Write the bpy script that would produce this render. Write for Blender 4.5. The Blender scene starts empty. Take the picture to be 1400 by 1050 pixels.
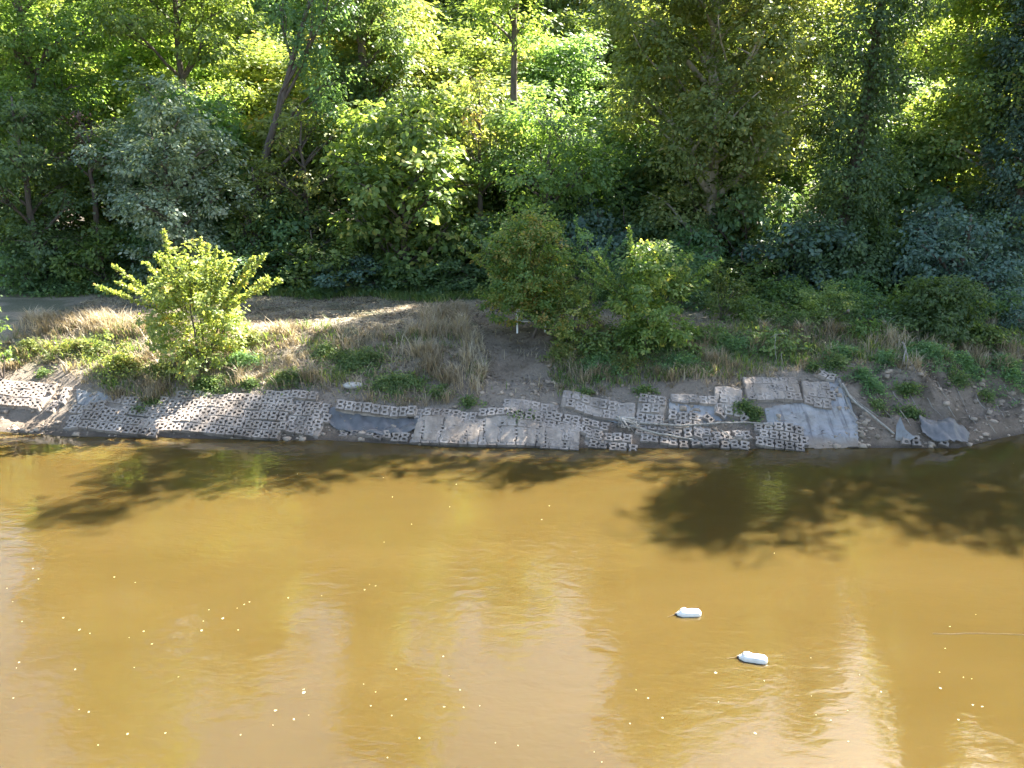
import bpy, math, random
import numpy as np
from mathutils import Vector, Matrix

# ------------------------------------------------------------------ camera, sky, sun, exposure
S = bpy.context.scene
COL = S.collection
R = math.radians
PITCH = R(16.0)
CAM_H = 10.0
F = 1078.0                       # focal length in pixels of the 1400 px wide photograph
cam = bpy.data.cameras.new("camera")
cam.sensor_width = 36.0
cam.lens = 36.0 * F / 1400.0
cam.clip_end = 5000
co = bpy.data.objects.new("camera", cam)
COL.objects.link(co)
co.location = (0, 0, CAM_H)
co.rotation_euler = (math.pi / 2 - PITCH, 0, 0)
S.camera = co

SUN_EL, SUN_AZ = R(44), R(45)
w = bpy.data.worlds.new("World")
S.world = w
w.use_nodes = True
wn = w.node_tree
bg = wn.nodes["Background"]
sky = wn.nodes.new("ShaderNodeTexSky")
sky.sky_type = 'NISHITA'
sky.sun_disc = False
sky.sun_elevation = SUN_EL
sky.sun_rotation = SUN_AZ
sky.dust_density = 2.0
sky.air_density = 1.2
wn.links.new(sky.outputs[0], bg.inputs[0])
bg.inputs[1].default_value = 0.054
sl = bpy.data.lights.new("sun", 'SUN')
sl.energy = 5.0
sl.angle = R(0.53)
sl.color = (1.0, 0.93, 0.82)
so = bpy.data.objects.new("sun", sl)
COL.objects.link(so)
sd = Vector((math.sin(SUN_AZ) * math.cos(SUN_EL), math.cos(SUN_AZ) * math.cos(SUN_EL), math.sin(SUN_EL)))
so.rotation_euler = sd.to_track_quat('Z', 'Y').to_euler()
so.location = (30, 60, 60)
S.view_settings.view_transform = 'Standard'
S.view_settings.look = 'None'
S.view_settings.gamma = 1.0
S.view_settings.exposure = 3.25
S.cycles.max_bounces = 8
S.cycles.transparent_max_bounces = 4
S.cycles.use_denoising = True

rs = np.random.RandomState(7)
CP, SP = math.cos(PITCH), math.sin(PITCH)

# ------------------------------------------------------------------ measuring helpers
def ray(px, py):
    dx = (px - 700.0) / F
    dy = (525.0 - py) / F
    return dx, CP + dy * SP, -SP + dy * CP

def water_at(px, py):
    d = ray(px, py)
    t = CAM_H / -d[2]
    return d[0] * t, d[1] * t

def at_y(px, py, Y):
    d = ray(px, py)
    t = Y / d[1]
    return d[0] * t, CAM_H + d[2] * t

def project(X, Y, Z):
    zc = Y * CP - (Z - CAM_H) * SP
    yc = Y * SP + (Z - CAM_H) * CP
    return 700 + F * X / zc, 525 - F * yc / zc

def vnoise(x, y, seed=0):
    x = np.asarray(x, float); y = np.asarray(y, float)
    xi = np.floor(x).astype(np.int64); yi = np.floor(y).astype(np.int64)
    fx = x - xi; fy = y - yi
    fx = fx * fx * (3 - 2 * fx); fy = fy * fy * (3 - 2 * fy)
    def h(a, b):
        n = (a * 374761393 + b * 668265263 + seed * 1442695041) & 0x7fffffff
        n = ((n ^ (n >> 13)) * 1274126177) & 0x7fffffff
        return ((n ^ (n >> 16)) & 0xffff) / 65535.0
    return (h(xi, yi) * (1 - fx) + h(xi + 1, yi) * fx) * (1 - fy) + (h(xi, yi + 1) * (1 - fx) + h(xi + 1, yi + 1) * fx) * fy

def fbm(x, y, seed=0, o=4):
    s = 0; a = 0.5; f = 1.0
    for k in range(o):
        s = s + a * vnoise(x * f, y * f, seed + k * 17)
        a *= 0.5; f *= 2.03
    return s

# shoreline
_sh = [(-60, 588), (0, 590), (60, 594), (100, 597), (220, 598), (450, 602), (560, 608), (650, 612), (1090, 613), (1180, 612), (1310, 613), (1335, 606), (1400, 592), (1500, 584)]
_sx, _sy = zip(*[water_at(*p) for p in _sh])
def shore(X):
    return np.interp(X, _sx, _sy) + 0.10 * (vnoise(X * 1.3, X * 0 + 3, 5) - .5)

def sstep(a, b, x):
    t = np.clip((x - a) / (b - a), 0, 1)
    return t * t * (3 - 2 * t)

XL = water_at(100, 597)[0]       # where the left beach begins
XR = water_at(1180, 612)[0]      # where the eroded bank begins
def height(X, Y):
    X = np.asarray(X, float); Y = np.asarray(Y, float)
    s = Y - shore(X)
    zc = np.interp(s, [-40, -4, 0, 2.7, 6.3, 7.0, 14, 40, 200], [-3, -1.5, 0, 1.5, 2.78, 2.86, 2.95, 3.6, 6])
    zl = np.interp(s, [-40, -4, 0, 0.9, 1.15, 3.2, 6.3, 7.0, 14, 40, 200], [-3, -0.9, 0, 0.22, 0.42, 1.62, 2.78, 2.86, 2.95, 3.6, 6])
    zr = np.interp(s, [-40, -4, 0, 0.5, 1.6, 2.6, 4.2, 7.0, 14, 40, 200], [-3, -1.2, 0, 0.42, 0.75, 1.5, 2.35, 2.86, 2.95, 3.6, 6])
    wl = 1 - sstep(XL - 0.35, XL + 0.1, X)
    wr = sstep(XR - 0.2, XR + 0.5, X)
    z = zc * (1 - wl) * (1 - wr) + zl * wl + zr * wr
    bank = sstep(0.2, 1.0, s) * (1 - sstep(6, 8, s))
    land = sstep(-0.3, 1.0, s)
    z = z + wr * bank * (1.1 * (fbm(X * 0.9, Y * 0.9, 3) - .47) + 0.4 * (fbm(X * 2.6, Y * 2.6, 31) - .47))
    z = z + (1 - wr) * bank * 0.45 * (fbm(X * 0.6, Y * 0.8, 9) - .47)
    z = z + land * 0.05 * (fbm(X * 3.1, Y * 3.1, 12) - .47) + land * (1 - bank) * 0.12 * (fbm(X * 0.4, Y * 0.4, 14) - .47)
    # the worn gully between weeds and saplings
    gx = water_at(700, 612)[0] + 0.06 * (s - 3)
    z = z - 0.22 * np.exp(-((X - gx - 0.1) / 0.9) ** 2) * sstep(2.6, 3.6, s) * (1 - sstep(6, 7.5, s))
    # washed-out hollows under the mats
    for hx, hy, rx, ry, dp in HOLLOWS:
        z = z - dp * np.exp(-(((X - hx) / rx) ** 4 + ((Y - hy) / ry) ** 4))
    return z
HOLLOWS = []

def at_ground(px, py):
    dx, dy, dz = ray(px, py)
    t = np.linspace(20, 120, 4001)
    g = CAM_H + dz * t - height(dx * t, dy * t)
    k = int(np.argmax(g < 0))
    a, b = t[k - 1], t[k]
    for _ in range(20):
        m = (a + b) / 2
        if CAM_H + dz * m - float(height(dx * m, dy * m)) < 0: b = m
        else: a = m
    return dx * a, dy * a, float(height(dx * a, dy * a))

for (a, b, rx, ry, dp) in [(512, 573, 1.7, 0.42, 0.30), (830, 565, 1.5, .4, .14), (1010, 575, 1.6, .35, .10)]:
    _g = at_ground(a, b)
    HOLLOWS.append((_g[0], _g[1], rx, ry, dp))

# ------------------------------------------------------------------ object helpers
def tag(o, label=None, cat=None, group=None, kind=None):
    if label: o["label"] = label
    if cat: o["category"] = cat
    if group: o["group"] = group
    if kind: o["kind"] = kind
    return o

def link(name, me, parent=None):
    o = bpy.data.objects.new(name, me)
    COL.objects.link(o)
    if parent is not None: o.parent = parent
    return o

def empty(name, loc, rz=0.0):
    o = bpy.data.objects.new(name, None)
    o.empty_display_size = 0.3
    COL.objects.link(o)
    o.location = loc
    o.rotation_euler = (0, 0, rz)
    return o

def quad_mesh(name, V, Q, mats, tint=None, smooth=False, cols=None):
    """V (n,3), Q (m,k) with k = 3 or 4"""
    me = bpy.data.meshes.new(name)
    V = np.ascontiguousarray(V, dtype=np.float32); Q = np.ascontiguousarray(Q, dtype=np.int32)
    me.vertices.add(len(V)); me.vertices.foreach_set("co", V.ravel())
    k = Q.shape[1]
    me.loops.add(Q.size); me.loops.foreach_set("vertex_index", Q.ravel())
    me.polygons.add(len(Q))
    me.polygons.foreach_set("loop_start", np.arange(0, Q.size, k, dtype=np.int32))
    me.polygons.foreach_set("loop_total", np.full(len(Q), k, dtype=np.int32))
    if smooth: me.polygons.foreach_set("use_smooth", np.ones(len(Q), dtype=bool))
    for m in (mats if isinstance(mats, (list, tuple)) else [mats]): me.materials.append(m)
    me.update(calc_edges=True)
    if tint is not None:
        a = me.attributes.new("tint", 'FLOAT', 'FACE')
        a.data.foreach_set("value", np.ascontiguousarray(tint, dtype=np.float32))
    if cols is not None:
        a = me.attributes.new("cover", 'FLOAT_COLOR', 'POINT')
        a.data.foreach_set("color", np.ascontiguousarray(cols, dtype=np.float32).ravel())
    return me

class MB:
    def __init__(s): s.v = []; s.f = []
    def add(s, V, Fs):
        b = len(s.v); s.v += [tuple(p) for p in V]; s.f += [tuple(i + b for i in f) for f in Fs]
    def tube(s, pts, rad, n=7, caps=True, jit=0.0):
        pts = [Vector(p) for p in pts]; V = []; Fs = []
        ref = Vector((0.13, 0.92, 0.3)).normalized()
        for i, p in enumerate(pts):
            t = (pts[min(i + 1, len(pts) - 1)] - pts[max(i - 1, 0)])
            t = t.normalized() if t.length > 1e-9 else Vector((0, 0, 1))
            a = t.cross(ref)
            if a.length < .05: a = t.cross(Vector((1, 0, 0)))
            a.normalize(); b = t.cross(a)
            r = rad[i] if isinstance(rad, (list, tuple)) else rad
            for k in range(n):
                an = 2 * math.pi * k / n
                rr = r * (1 + jit * (random.random() - .5))
                V.append(p + a * math.cos(an) * rr + b * math.sin(an) * rr)
        for i in range(len(pts) - 1):
            for k in range(n):
                k2 = (k + 1) % n
                Fs.append((i * n + k, i * n + k2, (i + 1) * n + k2, (i + 1) * n + k))
        if caps:
            Fs.append(tuple(range(n))[::-1]); Fs.append(tuple((len(pts) - 1) * n + k for k in range(n)))
        s.add(V, Fs)
    def box(s, c, sz, rot=None):
        M = rot if rot is not None else Matrix.Identity(3)
        c = Vector(c)
        V = [c + M @ Vector((x * sz[0] / 2, y * sz[1] / 2, z * sz[2] / 2)) for x in (-1, 1) for y in (-1, 1) for z in (-1, 1)]
        s.add(V, [(0, 1, 3, 2), (4, 6, 7, 5), (0, 4, 5, 1), (2, 3, 7, 6), (0, 2, 6, 4), (1, 5, 7, 3)])
    def mesh(s, name, mat, smooth=False):
        me = bpy.data.meshes.new(name)
        me.from_pydata(s.v, [], s.f); me.update()
        me.materials.append(mat)
        if smooth: me.polygons.foreach_set("use_smooth", np.ones(len(me.polygons), dtype=bool))
        return me
    def build(s, name, mat, parent=None, smooth=False):
        return link(name, s.mesh(name, mat, smooth), parent)

# ------------------------------------------------------------------ materials
class NT:
    def __init__(s, name):
        s.m = bpy.data.materials.new(name); s.m.use_nodes = True
        s.n = s.m.node_tree.nodes; s.l = s.m.node_tree.links
        s.p = s.n["Principled BSDF"]; s.out = s.n["Material Output"]
    def new(s, t, **kw):
        n = s.n.new(t)
        for k, v in kw.items():
            if k.startswith("i_"): n.inputs[k[2:]].default_value = v
            else: setattr(n, k, v)
        return n
    def link(s, a, b): s.l.new(a, b)
    def coord(s, sc=(1, 1, 1), obj=True, rot=(0, 0, 0)):
        c = s.new("ShaderNodeTexCoord"); m = s.new("ShaderNodeMapping")
        m.inputs["Scale"].default_value = sc; m.inputs["Rotation"].default_value = rot
        if obj: s.link(c.outputs["Object"], m.inputs[0])
        else:
            g = s.new("ShaderNodeNewGeometry"); s.link(g.outputs["Position"], m.inputs[0])
        return m.outputs[0]
    def noise(s, vec, scale, detail=4, rough=.55, dist=0.0):
        n = s.new("ShaderNodeTexNoise"); n.inputs["Scale"].default_value = scale
        n.inputs["Detail"].default_value = detail; n.inputs["Roughness"].default_value = rough
        n.inputs["Distortion"].default_value = dist
        s.link(vec, n.inputs["Vector"]); return n.outputs[0]
    def ramp(s, fac, stops, interp='LINEAR'):
        r = s.new("ShaderNodeValToRGB"); e = r.color_ramp.elements; r.color_ramp.interpolation = interp
        while len(e) < len(stops): e.new(0.5)
        for k, (p, c) in enumerate(stops):
            e[k].position = p
            e[k].color = (c[0], c[1], c[2], 1) if isinstance(c, (tuple, list)) else (c, c, c, 1)
        s.link(fac, r.inputs[0]); return r.outputs[0]
    def mix(s, fac, a, b, mode='MIX'):
        m = s.new("ShaderNodeMix", data_type='RGBA', blend_type=mode)
        for sock, v in ((m.inputs[0], fac), (m.inputs[6], a), (m.inputs[7], b)):
            if hasattr(v, "links"): s.link(v, sock)
            elif isinstance(v, (int, float)): sock.default_value = v if sock == m.inputs[0] else (v, v, v, 1)
            else: sock.default_value = (*v, 1)
        return m.outputs[2]
    def bump(s, h, strength, dist, prev=None):
        b = s.new("ShaderNodeBump"); b.inputs["Strength"].default_value = strength; b.inputs["Distance"].default_value = dist
        s.link(h, b.inputs["Height"])
        if prev is not None: s.link(prev, b.inputs["Normal"])
        return b.outputs[0]

def leaf_mat(name, stops, trans=(2.0, 1.92, .8), tf=.5, rough=.5, spec=.35):
    t = NT(name)
    a = t.new("ShaderNodeAttribute", attribute_name="tint")
    c = t.ramp(a.outputs["Fac"], stops)
    oi = t.new("ShaderNodeObjectInfo")
    hs = t.new("ShaderNodeHueSaturation")
    mr = t.new("ShaderNodeMapRange"); mr.inputs[3].default_value = .485; mr.inputs[4].default_value = .515
    mv = t.new("ShaderNodeMapRange"); mv.inputs[3].default_value = .85; mv.inputs[4].default_value = 1.15
    t.link(oi.outputs["Random"], mr.inputs[0]); t.link(oi.outputs["Random"], mv.inputs[0])
    t.link(mr.outputs[0], hs.inputs["Hue"]); t.link(mv.outputs[0], hs.inputs["Value"])
    t.link(c, hs.inputs["Color"])
    c = hs.outputs[0]
    t.link(c, t.p.inputs["Base Color"]); t.p.inputs["Roughness"].default_value = rough
    t.p.inputs["Specular IOR Level"].default_value = spec
    tr = t.new("ShaderNodeBsdfTranslucent")
    tc = t.mix(1.0, c, trans, 'MULTIPLY')
    t.link(tc, tr.inputs[0])
    ms = t.new("ShaderNodeMixShader"); ms.inputs[0].default_value = tf
    t.link(t.p.outputs[0], ms.inputs[1]); t.link(tr.outputs[0], ms.inputs[2])
    t.link(ms.outputs[0], t.out.inputs[0])
    return t.m

L_DARK = leaf_mat("leaf_dark", [(0, (0.070, 0.124, 0.065)), (.6, (0.128, 0.208, 0.100)), (1, (0.228, 0.319, 0.138))])
L_SILVER = leaf_mat("leaf_silver", [(0, (0.079, 0.121, 0.082)), (.5, (0.142, 0.199, 0.136)), (.85, (0.264, 0.325, 0.245)), (1, (0.387, 0.432, 0.351))], tf=.35)
L_GREEN = leaf_mat("leaf_green", [(0, (0.068, 0.114, 0.040)), (.55, (0.136, 0.202, 0.065)), (.9, (0.265, 0.325, 0.112)), (1, (0.389, 0.370, 0.134))])
L_OLIVE = leaf_mat("leaf_olive", [(0, (0.093, 0.141, 0.055)), (.5, (0.175, 0.237, 0.092)), (.9, (0.291, 0.332, 0.134)), (1, (0.463, 0.386, 0.168))])
L_YELLOW = leaf_mat("leaf_yellow", [(0, (0.102, 0.145, 0.051)), (.5, (0.187, 0.237, 0.081)), (.88, (0.310, 0.330, 0.123)), (1, (0.436, 0.314, 0.130))], tf=.5)
L_ORANGE = leaf_mat("leaf_orange", [(0, (0.072, 0.146, 0.045)), (.55, (0.135, 0.218, 0.065)), (.8, (0.216, 0.263, 0.080)), (1, (0.360, 0.280, 0.100))])
L_BROWN = leaf_mat("leaf_brown", [(0, (0.089, 0.057, 0.046)), (1, (0.202, 0.127, 0.100))], trans=(1.2, 1.1, .9), tf=.3)
L_BLUE = leaf_mat("leaf_blue", [(0, (0.048, 0.093, 0.075)), (.6, (0.094, 0.156, 0.116)), (1, (0.181, 0.251, 0.182))], tf=.3, spec=.5)
L_BRIGHT = leaf_mat("leaf_bright", [(0, (0.072, 0.119, 0.050)), (.6, (0.127, 0.190, 0.073)), (1, (0.253, 0.294, 0.112))])
G_DRY = leaf_mat("dry_blades", [(0, (0.19, 0.155, 0.10)), (.5, (0.36, 0.31, 0.21)), (1, (0.60, 0.53, 0.38))], trans=(1.2, 1.1, .8), tf=.35)
G_GREEN = leaf_mat("green_blades", [(0, (0.055, 0.106, 0.036)), (.6, (0.120, 0.189, 0.066)), (1, (0.283, 0.301, 0.129))])

def bark(name, c1, c2, sc=6):
    t = NT(name); v = t.coord((1, 1, .25))
    n = t.noise(v, sc, 6)
    t.link(t.ramp(n, [(.3, c1), (.7, c2)]), t.p.inputs["Base Color"]); t.p.inputs["Roughness"].default_value = .9
    t.link(t.bump(t.noise(v, sc * 4, 4), .6, .03), t.p.inputs["Normal"]); return t.m
BARK = bark("bark_brown", (.06, .048, .04), (.15, .12, .10))
BARK_PALE = bark("bark_pale", (.16, .13, .10), (.55, .5, .42), 2.2)
DEADWOOD = bark("dead_wood", (.16, .14, .115), (.36, .33, .28), 8)
TWIG = bark("twig_dark", (.05, .04, .035), (.16, .13, .11), 12)

# terrain
t = NT("ground_soil")
v = t.coord()
cov = t.new("ShaderNodeAttribute", attribute_name="cover")
sep = t.new("ShaderNodeSeparateColor"); t.link(cov.outputs["Color"], sep.inputs[0])
n1 = t.noise(v, 1.3, 8, .6); n2 = t.noise(v, 9, 8, .7); n3 = t.noise(v, 45, 4, .7)
soil = t.ramp(n1, [(.25, (.16, .12, .085)), (.5, (.25, .192, .14)), (.75, (.34, .27, .205))])
soil = t.mix(.55, soil, t.ramp(n2, [(.3, .35), (.7, 1.0)]), 'MULTIPLY')
dry = t.ramp(n2, [(.25, (.18, .15, .10)), (.55, (.31, .265, .19)), (.8, (.42, .365, .265))])
litter = t.ramp(n3, [(.3, (.035, .028, .018)), (.7, (.10, .075, .045))])
green = t.ramp(n2, [(.3, (.03, .055, .018)), (.7, (.08, .11, .04))])
pale = t.ramp(n2, [(.3, (.20, .162, .125)), (.7, (.31, .26, .205))])
soil = t.mix(cov.outputs['Alpha'], soil, pale)
c = t.mix(sep.outputs[0], soil, dry); c = t.mix(sep.outputs[1], c, green); c = t.mix(sep.outputs[2], c, litter)
c = t.mix(.5, c, t.ramp(n3, [(.3, .55), (.65, 1.0)]), 'MULTIPLY')
# mud below the flood mark stays darker: wet soil by height
g = t.new("ShaderNodeNewGeometry"); sx = t.new("ShaderNodeSeparateXYZ"); t.link(g.outputs["Position"], sx.inputs[0])
wet = t.ramp(sx.outputs[2], [(0.02, .45), (.16, 1.0)])
c = t.mix(1.0, c, wet, 'MULTIPLY')
t.link(c, t.p.inputs["Base Color"]); t.p.inputs["Roughness"].default_value = .92
b = t.bump(n2, 1.0, .10); b = t.bump(n3, 1.0, .04, b); t.link(b, t.p.inputs["Normal"])
M_SOIL = t.m

# water
t = NT("muddy_water")
v = t.coord()
big = t.noise(t.coord((.16, .5, 1)), 1.0, 3)
mud = t.ramp(big, [(.3, (.056, .0375, .0102)), (.7, (.063, .0435, .0128))])
t.link(mud, t.p.inputs["Base Color"])
t.p.inputs["Roughness"].default_value = .02
t.p.inputs["IOR"].default_value = 1.44
t.p.inputs["Subsurface Weight"].default_value = 1.0
t.p.inputs["Subsurface Radius"].default_value = (1.0, .62, .25)
t.p.inputs["Subsurface Scale"].default_value = .42
r1 = t.noise(t.coord((1.0, 1.9, 1), rot=(0, 0, R(14))), 1.7, 2, .5, .4)
r2 = t.noise(t.coord((1.0, 2.4, 1), rot=(0, 0, R(-9))), 5.0, 2, .5, .3)
calm = t.ramp(t.noise(t.coord((.09, .2, 1)), 1.0, 3), [(.38, .25), (.62, 1.0)])
b1 = t.new("ShaderNodeBump"); b1.inputs["Distance"].default_value = .05
t.link(r1, b1.inputs["Height"])
mm = t.new("ShaderNodeMath", operation='MULTIPLY'); t.link(calm, mm.inputs[0]); mm.inputs[1].default_value = .3
t.link(mm.outputs[0], b1.inputs["Strength"])
b2 = t.new("ShaderNodeBump"); b2.inputs["Distance"].default_value = .0055
m2 = t.new("ShaderNodeMath", operation='MULTIPLY'); t.link(calm, m2.inputs[0]); m2.inputs[1].default_value = .5
t.link(r2, b2.inputs["Height"]); t.link(m2.outputs[0], b2.inputs["Strength"]); t.link(b1.outputs[0], b2.inputs["Normal"])
t.link(b2.outputs[0], t.p.inputs["Normal"])
M_WATER = t.m

def simple(name, col, rough=.8, var=.25, sc=8, bump=.3, bd=.01, spec=.5, wet=False):
    t = NT(name); v = t.coord(obj=False); n = t.noise(v, sc, 6, .6); n2 = t.noise(v, sc * 6, 4, .6)
    lo = tuple(x * (1 - var) for x in col); hi = tuple(min(1, x * (1 + var)) for x in col)
    cc = t.ramp(n, [(.28, lo), (.72, hi)])
    if wet:
        g = t.new("ShaderNodeNewGeometry"); sx = t.new("ShaderNodeSeparateXYZ"); t.link(g.outputs["Position"], sx.inputs[0])
        wv = t.ramp(t.mix(.5, sx.outputs[2], n, 'ADD'), [(.22, .42), (.52, 1.0)])
        cc = t.mix(1.0, cc, wv, 'MULTIPLY')
        cc = t.mix(.7, cc, t.ramp(t.noise(t.coord((1.6, .35, .35), obj=False), 1.0, 6, .7), [(.36, (.62, .56, .5)), (.56, (1.06, 1.04, 1.02))]), 'MULTIPLY')
    t.link(cc, t.p.inputs["Base Color"]); t.p.inputs["Roughness"].default_value = rough
    t.p.inputs["Specular IOR Level"].default_value = spec
    t.link(t.bump(n2, bump, bd), t.p.inputs["Normal"]); return t.m
M_BLOCK = simple("weathered_concrete", (.275, .24, .21), .9, .4, 1.6, .5, .006, wet=True)
M_SILT = simple("dried_silt", (.275, .235, .195), .95, .28, 3, .5, .012, wet=True)
M_PLASTIC = simple("white_plastic", (.66, .65, .60), .45, .22, 7, .15, .004)
M_PAINT = simple("white_paint", (.72, .74, .74), .5, .1, 5, .1, .002)
M_CAP = simple("dark_cap", (.03, .025, .02), .5)
M_ROPE = simple("rope_brown", (.10, .07, .04), .8)
M_STONE = simple("pale_stone", (.36, .34, .31), .9)
M_FLECK = simple("pale_leaf", (.42, .36, .20), .6, .3, 40)
t = NT("geotextile")
v = t.coord(obj=False)
n = t.noise(t.coord((1, 1, 1), obj=False), 1.2, 5, .6); st = t.noise(t.coord((7, .5, .5), obj=False), 1.0, 5, .65)
c = t.ramp(n, [(.3, (.20, .20, .20)), (.7, (.30, .30, .295))])
c = t.mix(.9, c, t.ramp(st, [(.34, (.5, .5, .53)), (.46, (1, 1, 1))]), 'MULTIPLY')
bd = t.noise(t.coord((.15, 1.2, 1.2), obj=False), 2.0, 3, .5)
c = t.mix(.6, c, t.ramp(bd, [(.4, (.8, .82, .89)), (.6, (1, .97, .92))]), 'MULTIPLY')
g = t.new("ShaderNodeNewGeometry"); sx = t.new("ShaderNodeSeparateXYZ"); t.link(g.outputs["Position"], sx.inputs[0])
ms = t.ramp(t.mix(.6, sx.outputs[2], n, 'ADD'), [(.38, 1.0), (.62, 0.0)])
c = t.mix(ms, c, (.19, .155, .12))
c = t.mix(.6, c, t.ramp(t.noise(t.coord((1, 1, 1), obj=False), 3.5, 6, .7), [(.35, (.6, .54, .46)), (.55, (1, 1, 1))]), 'MULTIPLY')
t.link(c, t.p.inputs["Base Color"]); t.p.inputs["Roughness"].default_value = .8
t.link(t.bump(st, .4, .02), t.p.inputs["Normal"])
M_TEXTILE = t.m
M_TORN = simple("torn_fabric", (.10, .097, .097), .55, .3, 4, .3, .01)

# ------------------------------------------------------------------ terrain and water
def span(parts):
    o = []
    for a, b, st in parts: o += list(np.arange(a, b, st))
    return np.array(o + [parts[-1][1]])
gx = span([(-1500, -300, 150), (-300, -60, 20), (-60, -26, 2), (-26, 26, .13), (26, 60, 2), (60, 300, 20), (300, 1500, 150)])
gy = span([(-600, -100, 60), (-100, 20, 8), (20, 24.5, .5), (24.5, 37, .11), (37, 46, .3), (46, 90, 2), (90, 300, 20), (300, 2500, 150)])
GX, GY = np.meshgrid(gx, gy)
GZ = height(GX, GY)
GZ = np.where(GY > 300, 7.0, GZ)
V = np.stack([GX, GY, GZ], -1).reshape(-1, 3)
nx, ny = len(gx), len(gy)
idx = np.arange(nx * ny).reshape(ny, nx)
Q = np.stack([idx[:-1, :-1], idx[:-1, 1:], idx[1:, 1:], idx[1:, :-1]], -1).reshape(-1, 4)
PX, PY = project(V[:, 0], V[:, 1], V[:, 2])
VEG = [(-400, 500), (0, 500), (60, 498), (100, 508), (150, 540), (200, 548), (270, 545), (300, 535), (340, 522), (430, 530), (480, 545), (520, 552), (600, 560), (640, 557), (662, 540), (760, 545), (860, 528), (950, 518), (1010, 520), (1060, 507), (1120, 500), (1150, 492), (1180, 498), (1400, 505), (1900, 505)]
def veg_line(px): return np.interp(px, [p[0] for p in VEG], [p[1] for p in VEG])
def gully(px, py):
    l = np.interp(py, [430, 450, 500, 560], [640, 655, 668, 655]); r = np.interp(py, [430, 450, 500, 560], [765, 760, 745, 770])
    return (px > l) & (px < r) & (py > 428)
ss = V[:, 1] - shore(V[:, 0])
nz = fbm(V[:, 0] * .8, V[:, 1] * .8, 41)
cd = sstep(3.2, 4.6, ss + (nz - .47) * 3) * .9
cd = np.where(gully(PX, PY), cd * .12, cd)
cg = sstep(.52, .62, fbm(V[:, 0] * .6, V[:, 1] * .6, 51)) * sstep(3, 4, ss) * .6 + sstep(13.0, 14.2, ss + (nz - .47) * 3)
cl = sstep(14.5, 16.0, ss + (nz - .47) * 3)
cl = np.maximum(cl, sstep(.5, .66, fbm(V[:, 0] * 1.7, V[:, 1] * 1.7, 33)) * sstep(XR, XR + 1, V[:, 0]) * sstep(.1, .6, ss) * .55)
cols = np.stack([cd, np.clip(cg, 0, 1) * np.where(gully(PX, PY), 0.1, 1), cl, sstep(.6, 1.4, ss) * (1 - sstep(3.4, 4.6, ss + (nz - .47) * 2)) * (1 - .6 * sstep(XR, XR + 1, V[:, 0]))], -1)
ground = link("ground", quad_mesh("ground", V, Q, M_SOIL, smooth=True, cols=cols))
tag(ground, kind="structure")
wx = [-1500, -200, -60, -30, 30, 60, 200, 1500]; wy = [-600, -100, 0, 20, 29.5]
wv = [(a, b, 0.0) for b in wy for a in wx]
wq = [(j * 8 + i, j * 8 + i + 1, (j + 1) * 8 + i + 1, (j + 1) * 8 + i) for j in range(4) for i in range(7)]
water = link("river_water", quad_mesh("river_water", np.array(wv), np.array(wq), M_WATER))
tag(water, kind="structure")

# ------------------------------------------------------------------ foliage
def unit(a): return a / (np.linalg.norm(a, axis=-1, keepdims=True) + 1e-9)

def leaf_arrays(P, A, N, L, W, tint):
    B = unit(np.cross(A, N))
    L = L[:, None]; W = W[:, None]
    v0 = P; v1 = P + A * L * .48 + B * W * .5; v2 = P + A * L; v3 = P + A * L * .48 - B * W * .5
    v2 = v2 - N * L * .12
    V = np.stack([v0, v1, v2, v3], 1).reshape(-1, 3)
    Q = np.arange(len(P) * 4).reshape(-1, 4)
    return V, Q, tint

def clumps_to_leaves(C, D, cr, per, leaf, tm, ts, droop, flat=.55, aspect=.62):
    n = len(C)
    ct = rs.normal(tm, ts, n)
    cnt = per
    Cr = np.repeat(C, cnt, 0); Dr = np.repeat(D, cnt, 0); cR = np.repeat(cr, cnt)[:, None]; T = np.repeat(ct, cnt)
    off = rs.normal(0, .5, Cr.shape) * np.array([1, 1, flat])
    P = Cr + off * cR
    m = len(P)
    N = unit(np.array([0, 0, 1.0]) * .75 + Dr * .55 + rs.normal(0, .42, P.shape))
    A = unit(Dr * .6 + off * .8 + rs.normal(0, .6, P.shape) + np.array([0, 0, -droop]))
    A = unit(A - N * (A * N).sum(1, keepdims=True) * .8)
    L = leaf * rs.uniform(.55, 1.45, m)
    tint = np.clip(T + rs.normal(0, .13, m), 0, 1)
    return leaf_arrays(P, A, N, L, L * aspect, tint)

def crown_mesh(name, blobs, mat, dens=1.0, leaf=.2, per=26, cr=.5, tm=.45, ts=.16, droop=.25, coarse_z=1e9, flat=.55, hollow=.45):
    Vs, Qs, Ts = [], [], []; b = 0
    for (c, r) in blobs:
        c = np.array(c, float); r = np.array(r, float)
        area = (r[0] * r[1] + r[0] * r[2] + r[1] * r[2]) / 3 * 12.6
        lf, pr, crr, dn = leaf, per, cr, dens
        if c[2] > coarse_z: lf, pr, crr, dn = leaf * 1.7, max(8, per // 2), cr * 1.3, dens * .6
        n = max(4, int(area * dn * 1.35))
        D = unit(rs.normal(0, 1, (n, 3)))
        ph = rs.uniform(0, 6.28, 6)
        wob = 1 + .16 * np.sin(3.1 * D[:, 0] + ph[0] + 2 * D[:, 2]) + .13 * np.sin(5.3 * D[:, 2] + ph[1]) + .1 * np.sin(7 * D[:, 1] + ph[2])
        rr = rs.uniform(hollow, 1.0, n) ** .6 * wob
        C = c + D * r * rr[:, None]
        k = clumps_to_leaves(C, D, crr * rs.uniform(.6, 1.4, n), pr, lf, tm, ts, droop, flat)
        Vs.append(k[0]); Qs.append(k[1] + b); Ts.append(k[2]); b += len(k[0])
    return quad_mesh(name, np.concatenate(Vs), np.concatenate(Qs), mat, tint=np.concatenate(Ts))

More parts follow.
